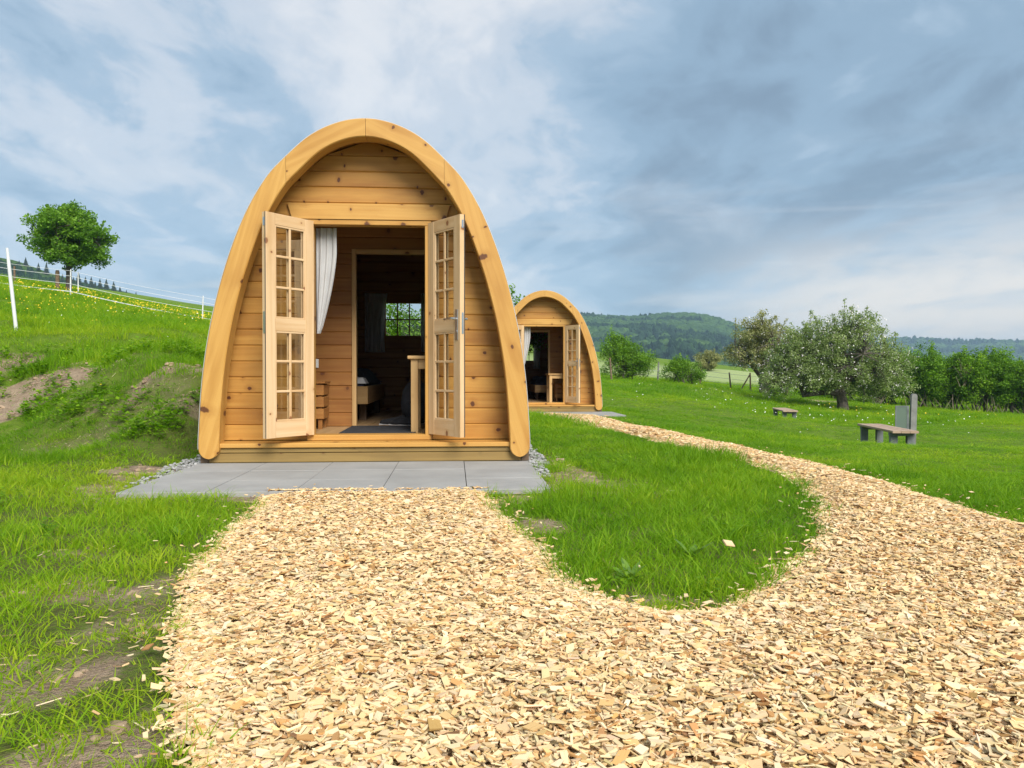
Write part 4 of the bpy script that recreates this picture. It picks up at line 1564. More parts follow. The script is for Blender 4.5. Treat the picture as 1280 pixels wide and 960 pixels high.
# chip bed sheet: cells of a fine grid that fall inside the path outline
cs = 0.07
bx = np.arange(-1.4, 5.2, cs)
by = np.arange(-1.2, 15.7, cs)
BX, BY = np.meshgrid(bx, by)
wx = (fbm(BX * 3, BY * 3, 41) - .5) * .10
wy = (fbm(BX * 3, BY * 3, 43) - .5) * .10
ins = in_poly(BX + wx, BY + wy, PATH) & ~pad_mask(BX, BY, 0.0)
dp = poly_dist(BX, BY, PATH)
BZ = tz(BX, BY) + 0.004 + 0.022 * sstep(0, .25, dp) * 1.0 + (fbm(BX * 2.5, BY * 2.5, 45) - .5) * .02
idx = np.arange(BX.size).reshape(BX.shape)
full = ins[:-1, :-1] & ins[:-1, 1:] & ins[1:, 1:] & ins[1:, :-1]
F = np.stack([idx[:-1, :-1][full], idx[:-1, 1:][full], idx[1:, 1:][full], idx[1:, :-1][full]], 1)
used = np.unique(F)
rem = np.full(BX.size, -1)
rem[used] = np.arange(len(used))
V = np.stack([BX.ravel()[used], BY.ravel()[used], BZ.ravel()[used]], 1)
path = link_mesh('path', np_mesh('path', V, rem[F], M['chipbed'], smooth=True), None)
tag(path, 'curving path surfaced with pale wood chips', None, None, 'structure')


def chips(n, y0, y1, x0, x1, smin, smax, size_k):
    x = rng.uniform(x0, x1, n)
    y = rng.uniform(y0, y1, n)
    wxx = (fbm(x * 3, y * 3, 41) - .5) * .10 + rng.normal(0, .018, n)
    wyy = (fbm(x * 3, y * 3, 43) - .5) * .10 + rng.normal(0, .018, n)
    # nothing outside the view plus a margin
    ang = np.degrees(np.arctan2(x, y + .6)) - 4.1
    pin = in_poly(x + wxx, y + wyy, PATH)
    stray = ~pin & (rng.random(n) < .05 * np.exp(-poly_dist(x, y, PATH) / .045))
    ok = (pin | stray) & ~pad_mask(x, y, -0.03 - .06 * (rng.random(n) ** 4)) & (np.abs(ang) < 50)
    x, y = x[ok], y[ok]
    n = len(x)
    dp = poly_dist(x, y, PATH)
    z = tz(x, y) + 0.008 + 0.024 * sstep(0, .25, dp) + (fbm(x * 2.5, y * 2.5, 45) - .5) * .02 + rng.uniform(0, .026, n) * sstep(-.05, .2, dp)
    onpad = pad_mask(x, y, 0)
    z = np.where(onpad, np.where(y < 9, .004, -.164) + rng.uniform(0, .004, n), z)
    z = np.where(stray[ok], z + rng.uniform(0, .03, n), z)
    L = np.clip(rng.lognormal(math.log(.026), .46, n), smin, smax) * size_k
    Wd = L * np.clip(rng.normal(.42, .16, n), .14, .85)
    big_ = rng.random(n) < .05
    L = np.where(big_, L * 1.3, L)
    slv = rng.random(n) < .30
    Wd = np.where(slv, L * .16, Wd)
    T = np.clip(rng.normal(.0042, .0018, n), .0014, .009) * size_k
    # irregular top outline of four corners
    cx = np.array([-1, 1, 1, -1]) * .5
    cy = np.array([-1, -1, 1, 1]) * .5
    jx = rng.uniform(-.20, .20, (n, 4))
    jy = rng.uniform(-.24, .24, (n, 4))
    sk_ = rng.uniform(-.35, .35, (n, 1))
    px = (cx[None] + jx) * L[:, None] + sk_ * (cy[None]) * Wd[:, None]
    py = (cy[None] + jy) * Wd[:, None]
    top = np.stack([px, py, np.broadcast_to(T[:, None] / 2, px.shape) * (1 + rng.uniform(-.6, .4, (n, 4)))], 2)
    bot = np.stack([px * .94, py * .94, np.broadcast_to(-T[:, None] / 2, px.shape)], 2)
    P_ = np.concatenate([top, bot], 1)
    yaw = rng.uniform(0, 2 * math.pi, n)
    tx = rng.normal(0, rad(13), n)
    ty = rng.normal(0, rad(11), n)
    st_ = rng.random(n) < .06
    tx = np.where(st_, tx * 2.8, tx)
    def rotm(a, ax):
        c_, s_ = np.cos(a), np.sin(a)
        o_, z_ = np.ones_like(a), np.zeros_like(a)
        if ax == 'x':
            r_ = [[o_, z_, z_], [z_, c_, -s_], [z_, s_, c_]]
        elif ax == 'y':
            r_ = [[c_, z_, s_], [z_, o_, z_], [-s_, z_, c_]]
        else:
            r_ = [[c_, -s_, z_], [s_, c_, z_], [z_, z_, o_]]
        return np.array(r_).transpose(2, 0, 1)
    Rm = rotm(yaw, 'z') @ rotm(tx, 'x') @ rotm(ty, 'y')
    P_ = np.einsum('nij,nkj->nki', Rm, P_) + np.stack([x, y, z], 1)[:, None, :]
    q = np.array([[0, 1, 2, 3], [0, 4, 5, 1], [1, 5, 6, 2], [2, 6, 7, 3], [3, 7, 4, 0]])
    F = (q[None] + (np.arange(n) * 8)[:, None, None]).reshape(-1, 4)
    # colours of fresh, yellow, tan, brown and bark-dark chips
    pal = np.array([(.80, .63, .40), (.74, .54, .30), (.66, .44, .21), (.55, .32, .135), (.36, .19, .08), (.77, .64, .44), (.20, .115, .06)])
    pr = np.array([.37, .31, .13, .045, .015, .125, .005])
    ci = rng.choice(len(pal), n, p=pr)
    col = np.clip(pal[ci] * np.array([.90, .875, .82]) * (1 + rng.normal(0, .11, (n, 1))) * (1 + rng.normal(0, .03, (n, 3))), .02, .88)
    col = np.repeat(np.concatenate([col, np.ones((n, 1))], 1)[:, None, :], 8, 1).reshape(-1, 4)
    uo = rng.uniform(0, 30, (n, 1, 2))
    uvt = np.stack([px, py], 2)
    uv8 = np.concatenate([uvt, uvt + .003], 1) + uo
    uv = uv8[:, q.ravel(), :].reshape(-1, 2)
    return P_.reshape(-1, 3), F, col, uv


vv_, ff_, cc_, uu_, off = [], [], [], [], 0
for args in ((185000, 0.7, 2.6, -1.2, 4.2, .007, .050, 0.66), (120000, 2.6, 5.2, -1.3, 3.6, .008, .050, 0.72), (44000, 5.2, 9.0, 1.6, 3.5, .010, .05, 0.95), (16000, 9.0, 15.7, 1.2, 3.4, .012, .06, 1.15)):
    v, f, c_, u_ = chips(*args)
    vv_.append(v)
    ff_.append(f + off)
    cc_.append(c_)
    uu_.append(u_)
    off += len(v)
chipso = link_mesh('wood_chips', np_mesh('wood_chips', np.concatenate(vv_), np.concatenate(ff_), M['chip'], col=np.concatenate(cc_), uv=np.concatenate(uu_)), None)
tag(chipso, 'loose pale and tan wood chips covering the path', None, None, 'stuff')


# ------------------------------------------------------------------ grass
def tuft_mesh(name, nb, R_, hmin, hmax, wid, seed, lean=.5):
    r = np.random.default_rng(seed)
    a = r.uniform(0, 2 * math.pi, nb)
    d = R_ * np.sqrt(r.random(nb))
    bx_, by_ = d * np.cos(a), d * np.sin(a)
    h = r.uniform(hmin, hmax, nb) * (1 - .35 * d / R_)
    la = a + r.normal(0, 1.1, nb)
    ln = h * np.abs(r.normal(lean, .28, nb))
    fx, fy = np.cos(la), np.sin(la)
    fa = r.uniform(0, 2 * math.pi, nb)
    sx, sy = np.cos(fa), np.sin(fa)
    ww = wid * r.uniform(.6, 1.3, nb)
    ts = [0, .4, .75, 1.0]
    P_ = []
    for t in ts:
        cx = bx_ + fx * ln * t ** 2
        cy = by_ + fy * ln * t ** 2
        cz = h * (t - .22 * t ** 2 * np.clip(ln / h, 0, 1)) - .01
        k = ww * (1 - t ** 2 * .8) / 2
        if t < 1:
            P_.append(np.stack([cx - sx * k, cy - sy * k, cz], 1))
            P_.append(np.stack([cx + sx * k, cy + sy * k, cz], 1))
        else:
            P_.append(np.stack([cx, cy, cz], 1))
    V = np.stack(P_, 1).reshape(-1, 3)
    q = np.array([[0, 1, 3, 2], [2, 3, 5, 4], [4, 5, 6, 6]])
    F = q[None] + (np.arange(nb) * 7)[:, None, None]
    quads = F[:, :2].reshape(-1, 4)
    tris = F[:, 2, :3].reshape(-1, 3)
    rb = np.repeat(r.random(nb), 7)
    rg = np.repeat(r.random(nb), 7)
    tt = np.tile([0, 0, .4, .4, .75, .75, 1.0], nb)
    col = np.stack([rb, rg, tt, np.ones_like(tt)], 1)
    me = bpy.data.meshes.new(name)
    me.from_pydata(V.tolist(), [], quads.tolist() + tris.tolist())
    at = me.attributes.new('tint', 'FLOAT_COLOR', 'POINT')
    at.data.foreach_set('color', col.astype(np.float32).ravel())
    me.materials.append(M['grass'])
    return bpy.data.objects.new(name, me)       # not linked: only a source of blades for the grass object


TUFTS = [tuft_mesh('grass_tuft', 42, .075, .035, .085, .0036, 1), tuft_mesh('grass_tuft', 34, .085, .05, .115, .0042, 2, .6), tuft_mesh('grass_tuft', 28, .06, .04, .14, .0040, 3, .7),
         tuft_mesh('grass_tuft', 38, .08, .03, .07, .0034, 4, .45)]


def grass_points():
    pts = []
    spec = [(0.9, 3.2, 420, 1.0), (3.2, 6.2, 330, 1.08), (6.2, 11, 150, 1.35), (11, 20, 60, 1.9), (20, 36, 24, 2.7), (36, 62, 8.5, 4.0), (62, 100, 1.6, 6.0)]
    for d0, d1, dn, sc in spec:
        ahalf = rad(47 if d1 < 7 else 41)
        area = ahalf * (d1 * d1 - d0 * d0)
        n = int(area * dn)
        d = np.sqrt(rng.uniform(d0 * d0, d1 * d1, n))
        a = rng.uniform(-ahalf, ahalf, n) + rad(4.1)
        x, y = d * np.sin(a), d * np.cos(a)
        so = soil_at(x, y)
        wx_ = (fbm(x * 3, y * 3, 41) - .5) * .10
        wy_ = (fbm(x * 3, y * 3, 43) - .5) * .10
        inp = in_poly(x + wx_, y + wy_, PATH)
        dp_ = poly_dist(x, y, PATH)
        patch = fbm(x * .9, y * .9, 81)
        fine_ = fbm(x * 3.5, y * 3.5, 85)
        z = tz(x, y)
        left = sstep(.3, -.7, x - (y - 5) * .0 + .2) if False else (x < -.6)
        dens = np.ones(n)
        dens *= np.clip(1.05 - so * (1.0 - .35 * sstep(.5, .62, fine_)), 0.15, 1)
        # thin, patchy new sward beside the chips at the left; dense lawn on the island and right
        yard = left & (y < 6.3) & (z < .1)
        dens *= np.where(yard, .42 + .95 * sstep(.40, .60, fine_), 1.0)
        bank = (x < -1.9) & (y > 6.2) & (y < 12) & (z > .05) & (z < .95)
        dens *= np.where(bank, np.clip(.50 + 1.0 * sstep(.42, .62, fine_), 0, 1), 1.0)
        ok = rng.random(n) < dens
        ok &= ~(inp & (dp_ > .035)) & ~pad_mask(x, y, .02)
        gr_ = ((x > -2.12) & (x < -1.9) & (y > 5.75)) | ((x > .56) & (x < .72) & (y > 5.95))
        ok &= ~((y > 57) & (x > 2) & (x < 44))
        ok &= ~(gr_ & (y < 10.8) & (rng.random(n) < .93))
        x, y, z, so, patch, fine_, yard, bank = (q_[ok] for q_ in (x, y, z, so, patch, fine_, yard, bank))
        dd_ = np.hypot(x, y)
        k = len(x)
        s = sc * rng.uniform(.75, 1.25, k)
        slope = (x < -2.4) & (z > .6)
        hs = rng.uniform(.75, 1.25, k) * (.72 + .65 * patch)
        hs *= np.where(so > .25, .7, 1.0)
        hs *= np.where(slope, 2.0, 1.0)
        hs *= np.where((x > 2) & ~slope, 1 - .45 * sstep(6, 9, dd_) + 1.3 * sstep(28, 33, dd_), 1.0)
        hs *= np.where(dd_ > 6.5, .8 + 1.3 * sstep(.54, .74, fbm(x * 1.2, y * 1.2, 141)), .9 + .5 * sstep(.5, .75, fbm(x * 2.4, y * 2.4, 143)))
        near_edge = poly_dist(x, y, PATH) < .08
        hs *= np.where(near_edge, .8, 1.0)
        hue = np.clip(.46 + (fbm(x * .55, y * .55, 91) - .5) * 1.5 + (fbm(x * 2.6, y * 2.6, 147) - .5) * .9 + rng.normal(0, .15, k) + np.where(yard, -.24, .10) + np.where(bank, .12, 0), 0, 1)
        hue = np.where(slope, np.clip(hue - .12, 0, 1), hue)
        hue = np.where(so > .3, np.clip(hue - .15, 0, 1), hue)
        pts.append((np.stack([x, y, z - .004], 1), np.stack([s, s, hs], 1), hue))
    return (np.concatenate([p[i] for p in pts]) for i in range(3))


GP, GS, GH = grass_points()
ngp = len(GP)
print('grass tufts', ngp)
GR = np.stack([rng.normal(0, .10, ngp), rng.normal(0, .10, ngp), rng.uniform(0, 6.283, ngp)], 1)
GI = rng.integers(0, 4, ngp)


def scatter_object(name, P_, S, Rr, hue, pick, sources, mat, label):
    me = bpy.data.meshes.new(name)
    me.vertices.add(len(P_))
    me.vertices.foreach_set('co', P_.astype(np.float32).ravel())
    for nme, typ, dat, key in (('scl', 'FLOAT_VECTOR', S, 'vector'), ('rot', 'FLOAT_VECTOR', Rr, 'vector'), ('hue', 'FLOAT', hue, 'value')):
        at = me.attributes.new(nme, typ, 'POINT')
        at.data.foreach_set(key, dat.astype(np.float32).ravel())
    at = me.attributes.new('pick', 'INT', 'POINT')
    at.data.foreach_set('value', pick.astype(np.int32))
    me.materials.append(mat)
    o = link_mesh(name, me, None)
    ng = bpy.data.node_groups.new(name, 'GeometryNodeTree')
    ng.interface.new_socket(name='Geometry', in_out='INPUT', socket_type='NodeSocketGeometry')
    ng.interface.new_socket(name='Geometry', in_out='OUTPUT', socket_type='NodeSocketGeometry')
    N, L = ng.nodes, ng.links
    gi, go = N.new('NodeGroupInput'), N.new('NodeGroupOutput')
    jn = N.new('GeometryNodeJoinGeometry')
    for src in sources:
        oi = N.new('GeometryNodeObjectInfo')
        oi.inputs['Object'].default_value = src
        ti = N.new('GeometryNodeGeometryToInstance')
        L.new(oi.outputs['Geometry'], ti.inputs[0])
        L.new(ti.outputs[0], jn.inputs[0])
    ip = N.new('GeometryNodeInstanceOnPoints')
    ip.inputs['Pick Instance'].default_value = True
    L.new(gi.outputs[0], ip.inputs['Points'])
    L.new(jn.outputs[0], ip.inputs['Instance'])

    def named(nm, typ):
        a_ = N.new('GeometryNodeInputNamedAttribute')
        a_.data_type = typ
        a_.inputs['Name'].default_value = nm
        return [s for s in a_.outputs if s.enabled and s.name == 'Attribute'][0]

    L.new(named('pick', 'INT'), ip.inputs['Instance Index'])
    er = N.new('FunctionNodeEulerToRotation')
    L.new(named('rot', 'FLOAT_VECTOR'), er.inputs[0])
    L.new(er.outputs[0], ip.inputs['Rotation'])
    L.new(named('scl', 'FLOAT_VECTOR'), ip.inputs['Scale'])
    L.new(ip.outputs[0], go.inputs[0])
    md = o.modifiers.new('scatter', 'NODES')
    md.node_group = ng
    tag(o, label, None, None, 'stuff')
    return o


scatter_object('grass', GP, GS, GR, GH, GI, TUFTS, M['grass'], 'fresh green grass of the lawn, bank and meadow')


# low broad-leaved herbs on the cut bank, dry straw bits on the bare earth
def herb_mesh(seed):
    r = random.Random(seed)
    V, F, T = [], [], []
    for k in range(26):
        a = r.uniform(0, 6.283)
        d = r.uniform(0, .10)
        h = r.uniform(.03, .15)
        L_ = r.uniform(.03, .065)
        c_ = Vector((d * math.cos(a), d * math.sin(a), h))
        u_ = Vector((math.cos(a + r.uniform(-.8, .8)), math.sin(a + r.uniform(-.8, .8)), r.uniform(-.3, .6))).normalized()
        v_ = u_.cross(Vector((r.uniform(-.3, .3), r.uniform(-.3, .3), 1))).normalized()
        i = len(V)
        V += [tuple(c_ - u_ * L_ * .5), tuple(c_ + v_ * L_ * .33), tuple(c_ + u_ * L_ * .5), tuple(c_ - v_ * L_ * .33)]
        F.append((i, i + 1, i + 2, i + 3))
        T += [(r.random(), r.random() * .9, 0, 1)] * 4
    me = bpy.data.meshes.new('herb')
    me.from_pydata(V, [], F)
    at = me.attributes.new('tint', 'FLOAT_COLOR', 'POINT')
    at.data.foreach_set('color', np.array([T[i] for i in range(len(V))], dtype=np.float32).ravel())
    me.materials.append(M['grass'])
    return bpy.data.objects.new('herb', me)


n = 3600
x = rng.uniform(-8.5, -1.95, n)
y = rng.uniform(5.5, 13, n)
z = tz(x, y)
cl = fbm(x * 1.1, y * 1.1, 131)
ok = (z > .12) & (z < .95) & (cl > .53) & (rng.random(n) > soil_at(x, y) * .8) & ~pad_mask(x, y, .25)
x2 = rng.uniform(-3, 2.3, 700)
y2 = rng.uniform(1.6, 7, 700)
ok2 = (fbm(x2 * 1.5, y2 * 1.5, 135) > .6) & ~in_poly(x2, y2, PATH) & ~pad_mask(x2, y2, .1)
x, y = np.concatenate([x[ok], x2[ok2]]), np.concatenate([y[ok], y2[ok2]])
k = len(x)
sz = np.concatenate([rng.uniform(.5, 1.25, ok.sum()), rng.uniform(.3, .55, ok2.sum())])
scatter_object('herbs', np.stack([x, y, tz(x, y) - .005], 1), np.stack([sz, sz, sz], 1), np.stack([np.zeros(k), np.zeros(k), rng.uniform(0, 6.28, k)], 1), np.clip(rng.normal(.72, .15, k), 0, 1),
               rng.integers(0, 3, k), [herb_mesh(i) for i in range(3)], M['grass'], 'low dark green leafy herbs on the cut bank')

n = 26000
x = rng.uniform(-8, 2.2, n)
y = rng.uniform(1.3, 11.5, n)
so = soil_at(x, y)
ok = (so > .32) & ~pad_mask(x, y, .02) & ~(in_poly(x, y, PATH) & (poly_dist(x, y, PATH) > .03)) & (rng.random(n) < .9)
x, y = x[ok], y[ok]
k = len(x)
ln_ = rng.uniform(.012, .055, k)
an = rng.uniform(0, 6.283, k)
wd_ = rng.uniform(.0005, .0012, k)
z = tz(x, y)
dx1, dy1 = np.cos(an) * ln_ / 2, np.sin(an) * ln_ / 2
zz0, zz1 = tz(x - dx1, y - dy1) + rng.uniform(.002, .014, k), tz(x + dx1, y + dy1) + rng.uniform(.002, .014, k)
nx_, ny_ = -np.sin(an) * wd_, np.cos(an) * wd_
V = np.stack([np.stack([x - dx1 - nx_, y - dy1 - ny_, zz0], 1), np.stack([x + dx1 - nx_, y + dy1 - ny_, zz1], 1), np.stack([x + dx1 + nx_, y + dy1 + ny_, zz1 + .002], 1), np.stack([x - dx1 + nx_, y - dy1 + ny_, zz0 + .002], 1)], 1).reshape(-1, 3)
col = np.array([(.52, .40, .22), (.40, .30, .17), (.22, .14, .08), (.60, .50, .33)])[rng.integers(0, 4, k)]
col = np.repeat(np.concatenate([col, np.ones((k, 1))], 1)[:, None, :], 4, 1).reshape(-1, 4)
o = link_mesh('straw_litter', np_mesh('straw_litter', V, np.arange(k * 4).reshape(k, 4), M['chip'], col=col, uv=np.zeros((k * 4, 2))), None)
tag(o, 'dry straw and root bits lying on the bare earth', None, None, 'stuff')

# crumbs of earth
n = 15000
x = rng.uniform(-7.5, 1.6, n)
y = rng.uniform(1.3, 11.5, n)
ok = (soil_at(x, y) > .45) & ~pad_mask(x, y, .02) & ~in_poly(x, y, PATH)
x, y = x[ok], y[ok]
k = len(x)
r = rng.lognormal(math.log(.007), .5, k) * np.where(y > 6, 1.6, 1)
v = ICV[None] * (1 + (rng.random((k, len(ICV))) - .5)[:, :, None] * .6) * (r[:, None] * np.array([1, 1, .6]))[:, None, :] + np.stack([x, y, tz(x, y)], 1)[:, None, :]
f = (ICF[None] + (np.arange(k) * len(ICV))[:, None, None]).reshape(-1, 3)
M['earth'] = plain('crumbly sandy earth', (0.30, 0.22, 0.15), 0.95, spec=.1, var=.4, scale=3, bscale=90)
o = link_mesh('earth_clods', np_mesh('earth_clods', v.reshape(-1, 3), f, M['earth']), None)
tag(o, 'small crumbs of sandy earth on the bare patches', None, None, 'stuff')


# flowers: small cupped heads on the meadow
def flowers(name, regions, mat, size, label):
    V_, F_, off_ = [], [], 0
    for (xa, xb, ya, yb, n, hz, cond) in regions:
        x = rng.uniform(xa, xb, n)
        y = rng.uniform(ya, yb, n)
        cl = fbm(x * .5, y * .5, 101)
        ok = (cl > cond) & ~in_poly(x, y, PATH) & ~pad_mask(x, y, .3)
        x, y = x[ok], y[ok]
        z = tz(x, y) + rng.uniform(hz * .6, hz * 1.15, len(x))
        r = size * rng.uniform(.6, 1.3, len(x)) * np.clip(np.hypot(x, y) / 22, .6, 1.6)
        nrm = np.stack([rng.normal(0, .35, len(x)), rng.normal(-.5, .3, len(x)), np.ones(len(x))], 1)
        nrm /= np.linalg.norm(nrm, axis=1)[:, None]
        t1 = np.cross(nrm, [0, 1, .2])
        t1 /= np.linalg.norm(t1, axis=1)[:, None]
        t2 = np.cross(nrm, t1)
        k = 7
        ring = [np.stack([x, y, z], 1) + nrm * .25 * r[:, None] + (t1 * math.cos(6.283 * i / k) + t2 * math.sin(6.283 * i / k)) * r[:, None] for i in range(k)]
        P_ = np.stack([np.stack([x, y, z], 1)] + ring, 1)
        q = np.array([[0, 1 + i, 1 + (i + 1) % k] for i in range(k)])
        F_.append((q[None] + (np.arange(len(x)) * (k + 1))[:, None, None]).reshape(-1, 3) + off_)
        V_.append(P_.reshape(-1, 3))
        off_ += len(x) * (k + 1)
    o = link_mesh(name, np_mesh(name, np.concatenate(V_), np.concatenate(F_), mat), None)
    tag(o, label, None, None, 'stuff')


flowers('daisies', [(3.5, 16, 21, 42, 190, .26, .55), (4, 12, 22, 30, 70, .25, .52), (8, 24, 9, 22, 50, .08, .5), (10, 34, 22, 44, 90, .22, .52), (-10, -3, 9, 30, 60, .3, .5), (9, 13, 11, 15, 60, .07, .45), (5, 14, 16, 26, 60, .1, .5)], M['daisy'], .013, 'small white flowers dotted over the meadow')
flowers('buttercups', [(-21, -8.5, 28, 36, 700, .34, .40), (-19, -7, 20, 30, 650, .32, .44), (-14, -5, 12, 24, 300, .30, .45), (12, 34, 24, 44, 160, .22, .5), (-5, -2, 6, 9, 6, .1, .1)], M['butter'], .014, 'yellow buttercups on the slope below the white fence')


# broad-leaved weeds
def weed(x, y, n, size, label):
    z = tz1(x, y)
    t = empty('broadleaf_weed', (x, y, z), label, 'plant')
    mb = MB()
    for k in range(n):
        a = 6.283 * k / n + random.uniform(-.3, .3)
        L_ = size * random.uniform(.7, 1.15)
        wdt = L_ * random.uniform(.13, .19)
        rise = random.uniform(.55, 1.0)
        prev = None
        for i in range(7):
            s = i / 6
            cx, cz = L_ * s * (1 - .45 * rise * (1 - s * .3)), L_ * rise * (s - .28 * s * s)
            ww = wdt * math.sin(math.pi * min(1, s * .93 + .07)) ** .8
            c_ = Vector((cx * math.cos(a), cx * math.sin(a), cz))
            sd_ = Vector((-math.sin(a), math.cos(a), 0)) * ww
            cur = (c_ - sd_, c_ + Vector((0, 0, -ww * .25)), c_ + sd_)
            if prev:
                mb.face([prev[0], prev[1], cur[1], cur[0]], None, random.random())
                mb.face([prev[1], prev[2], cur[2], cur[1]], None, random.random())
            prev = cur
    mb.build('leaves', M['weed'], t, smooth=True)


weed(0.94, 3.12, 5, .12, 'broad-leaved weed standing up in the lawn island between the chip paths')
weed(0.62, 2.78, 7, .09, 'low leafy weed near the chip-edged tip of the lawn island')
weed(-1.22, 3.6, 7, .10, 'small leafy weed in the thin grass left of the chip path')

# a stray chip on the lawn
mb = MB()
mb.board((-.022, -.014, 0), ((1, 0, 0), (0, 1, 0), (0, 0, 1)), .045, .03, .006, .002)
o = mb.build('wood_chip', M['door'], None, (1.05, 3.0, tz1(1.05, 3.0) + .075))
o.rotation_euler = (rad(38), rad(12), rad(25))
tag(o, 'single stray pale wood chip lying on the lawn island', 'wood chip')


# ------------------------------------------------------------------ trees and bushes
def leaf_cloud(centres, radii, counts, size, up=.5, flat=.8, tint_bias=None, squash=1.0):
    P_, T_ = [], []
    for i, (c_, r_, n_) in enumerate(zip(centres, radii, counts)):
        d = rng.normal(0, 1, (n_, 3))
        d /= np.linalg.norm(d, axis=1)[:, None]
        rr = r_ * rng.random(n_) ** .45
        p = np.asarray(c_)[None] + d * rr[:, None] * np.array([1, 1, flat])
        P_.append(p)
        tb = rng.normal(0, .12) + (tint_bias[i] if tint_bias is not None else .5)
        T_.append(np.clip(tb + rng.normal(0, .16, n_), 0, 1))
    P_ = np.concatenate(P_)
    T_ = np.concatenate(T_)
    n = len(P_)
    nr = rng.normal(0, 1, (n, 3))
    nr[:, 2] = np.abs(nr[:, 2]) + up
    nr /= np.linalg.norm(nr, axis=1)[:, None]
    ref = rng.normal(0, 1, (n, 3))
    a = np.cross(nr, ref)
    a /= np.linalg.norm(a, axis=1)[:, None]
    b_ = np.cross(nr, a)
    s = size * rng.uniform(.55, 1.25, n)
    L_ = s[:, None]
    V = np.stack([P_ - a * L_ * .5, P_ + b_ * L_ * .30 + nr * L_ * .06, P_ + a * L_ * .5 - nr * L_ * .08, P_ - b_ * L_ * .30 + nr * L_ * .06], 1)
    F = np.arange(n * 4).reshape(n, 4)
    col = np.repeat(np.stack([T_, T_, T_, np.ones(n)], 1)[:, None, :], 4, 1)
    return V.reshape(-1, 3), F, col.reshape(-1, 4)


def bez(p0, p1, p2, n=6):
    p0, p1, p2 = Vector(p0), Vector(p1), Vector(p2)
    return [p0 * (1 - t) ** 2 + p1 * 2 * t * (1 - t) + p2 * t * t for t in [i / n for i in range(n + 1)]]


def envelope_clumps(ells, n, rmin, rmax, zmin, shell=.45, seed=0):
    """clump centres inside a union of ellipsoids, mostly near its skin"""
    r = np.random.default_rng(seed)
    out_, rr = [], []
    wts = np.array([e[3] * e[4] * e[5] for e in ells]) ** .67
    wts /= wts.sum()
    while len(out_) < n:
        e = ells[r.choice(len(ells), p=wts)]
        d = r.normal(0, 1, 3)
        d /= np.linalg.norm(d)
        k = 1 - shell * r.random() ** 1.3
        p = np.array(e[:3]) + d * k * np.array(e[3:6])
        if p[2] < zmin:
            continue
        out_.append(p)
        rr.append(r.uniform(rmin, rmax))
    return out_, rr


def make_tree(name, label, cat, group, base, trunk, limbs, ells, ncl, crad, nleaf, lsize, mat, bark='bark', zmin=.4, seed=1, flat=.8, blossom=0, shell=.5, twigs=0):
    """trunk [(pt, radius)], limbs [[(pt, radius)...]] local to base; crown of leaf clumps carried by thin branches"""
    t = empty(name, base, label, cat, group)
    tb = MB()
    tb.tube([p for p, r_ in trunk], [r_ for p, r_ in trunk], 10)
    forks = [(Vector(p), r_) for p, r_ in trunk[len(trunk) // 2:]]
    for lm in limbs:
        tb.tube([p for p, r_ in lm], [r_ for p, r_ in lm], 8)
        forks += [(Vector(p), r_) for p, r_ in lm[1:]]
    cen, rr = envelope_clumps(ells, ncl, crad[0], crad[1], zmin, shell, seed)
    rs = random.Random(seed)
    for c_ in cen:
        c_ = Vector(c_)
        f, fr_ = min(forks, key=lambda q: (q[0] - c_).length + rs.uniform(0, .6))
        midp = (f + c_) / 2 + Vector((rs.uniform(-.2, .2), rs.uniform(-.2, .2), rs.uniform(0, .35))) * (f - c_).length * .5
        tb.tube(bez(f, midp, c_, 4), [min(fr_ * .55, .05), .03, .022, .014, .008], 5, cap=False)
    # upright shoots give the ragged outline
    extra_c, extra_r = [], []
    if twigs:
        top = sorted(cen, key=lambda q: -q[2])[:int(ncl * .6)]
        for k in range(twigs):
            c0 = Vector(top[rs.randrange(len(top))])
            d_ = Vector((rs.uniform(-.5, .5), rs.uniform(-.5, .5), 1)).normalized() * rs.uniform(.35, .75)
            tb.tube([c0, c0 + d_ * .5, c0 + d_], [.012, .009, .005], 4, cap=False)
            for q in (.55, .8, 1.0):
                extra_c.append(tuple(c0 + d_ * q))
                extra_r.append(.10)
    tb.build('trunk', M[bark], t, smooth=True)
    cnt = [max(8, int(nleaf * (r_ / crad[1]) ** 2)) for r_ in rr]
    bias = [.5 + rs.uniform(-.22, .22) for _ in cen]
    V, F, col = leaf_cloud(cen + extra_c, rr + extra_r, cnt + [10] * len(extra_c), lsize, flat=flat, tint_bias=bias + [.35] * len(extra_c))
    link_mesh('crown', np_mesh('crown', V, F, mat, col=col), None, t)
    if blossom:
        bc = [cen[rs.randrange(len(cen))] for _ in range(blossom)]
        bp = []
        for c_ in bc:
            d = rng.normal(0, 1, 3)
            d /= np.linalg.norm(d)
            bp.append(np.asarray(c_) + d * rs.uniform(.75, 1.1) * crad[1] * np.array([1, 1, flat]))
        V, F, col = leaf_cloud(bp, [.11] * len(bp), [4] * len(bp), .066, flat=1.0)
        o = link_mesh('blossom', np_mesh('blossom', V, F, M['blossom']), None, t)
        o['kind'] = 'stuff'
    return t


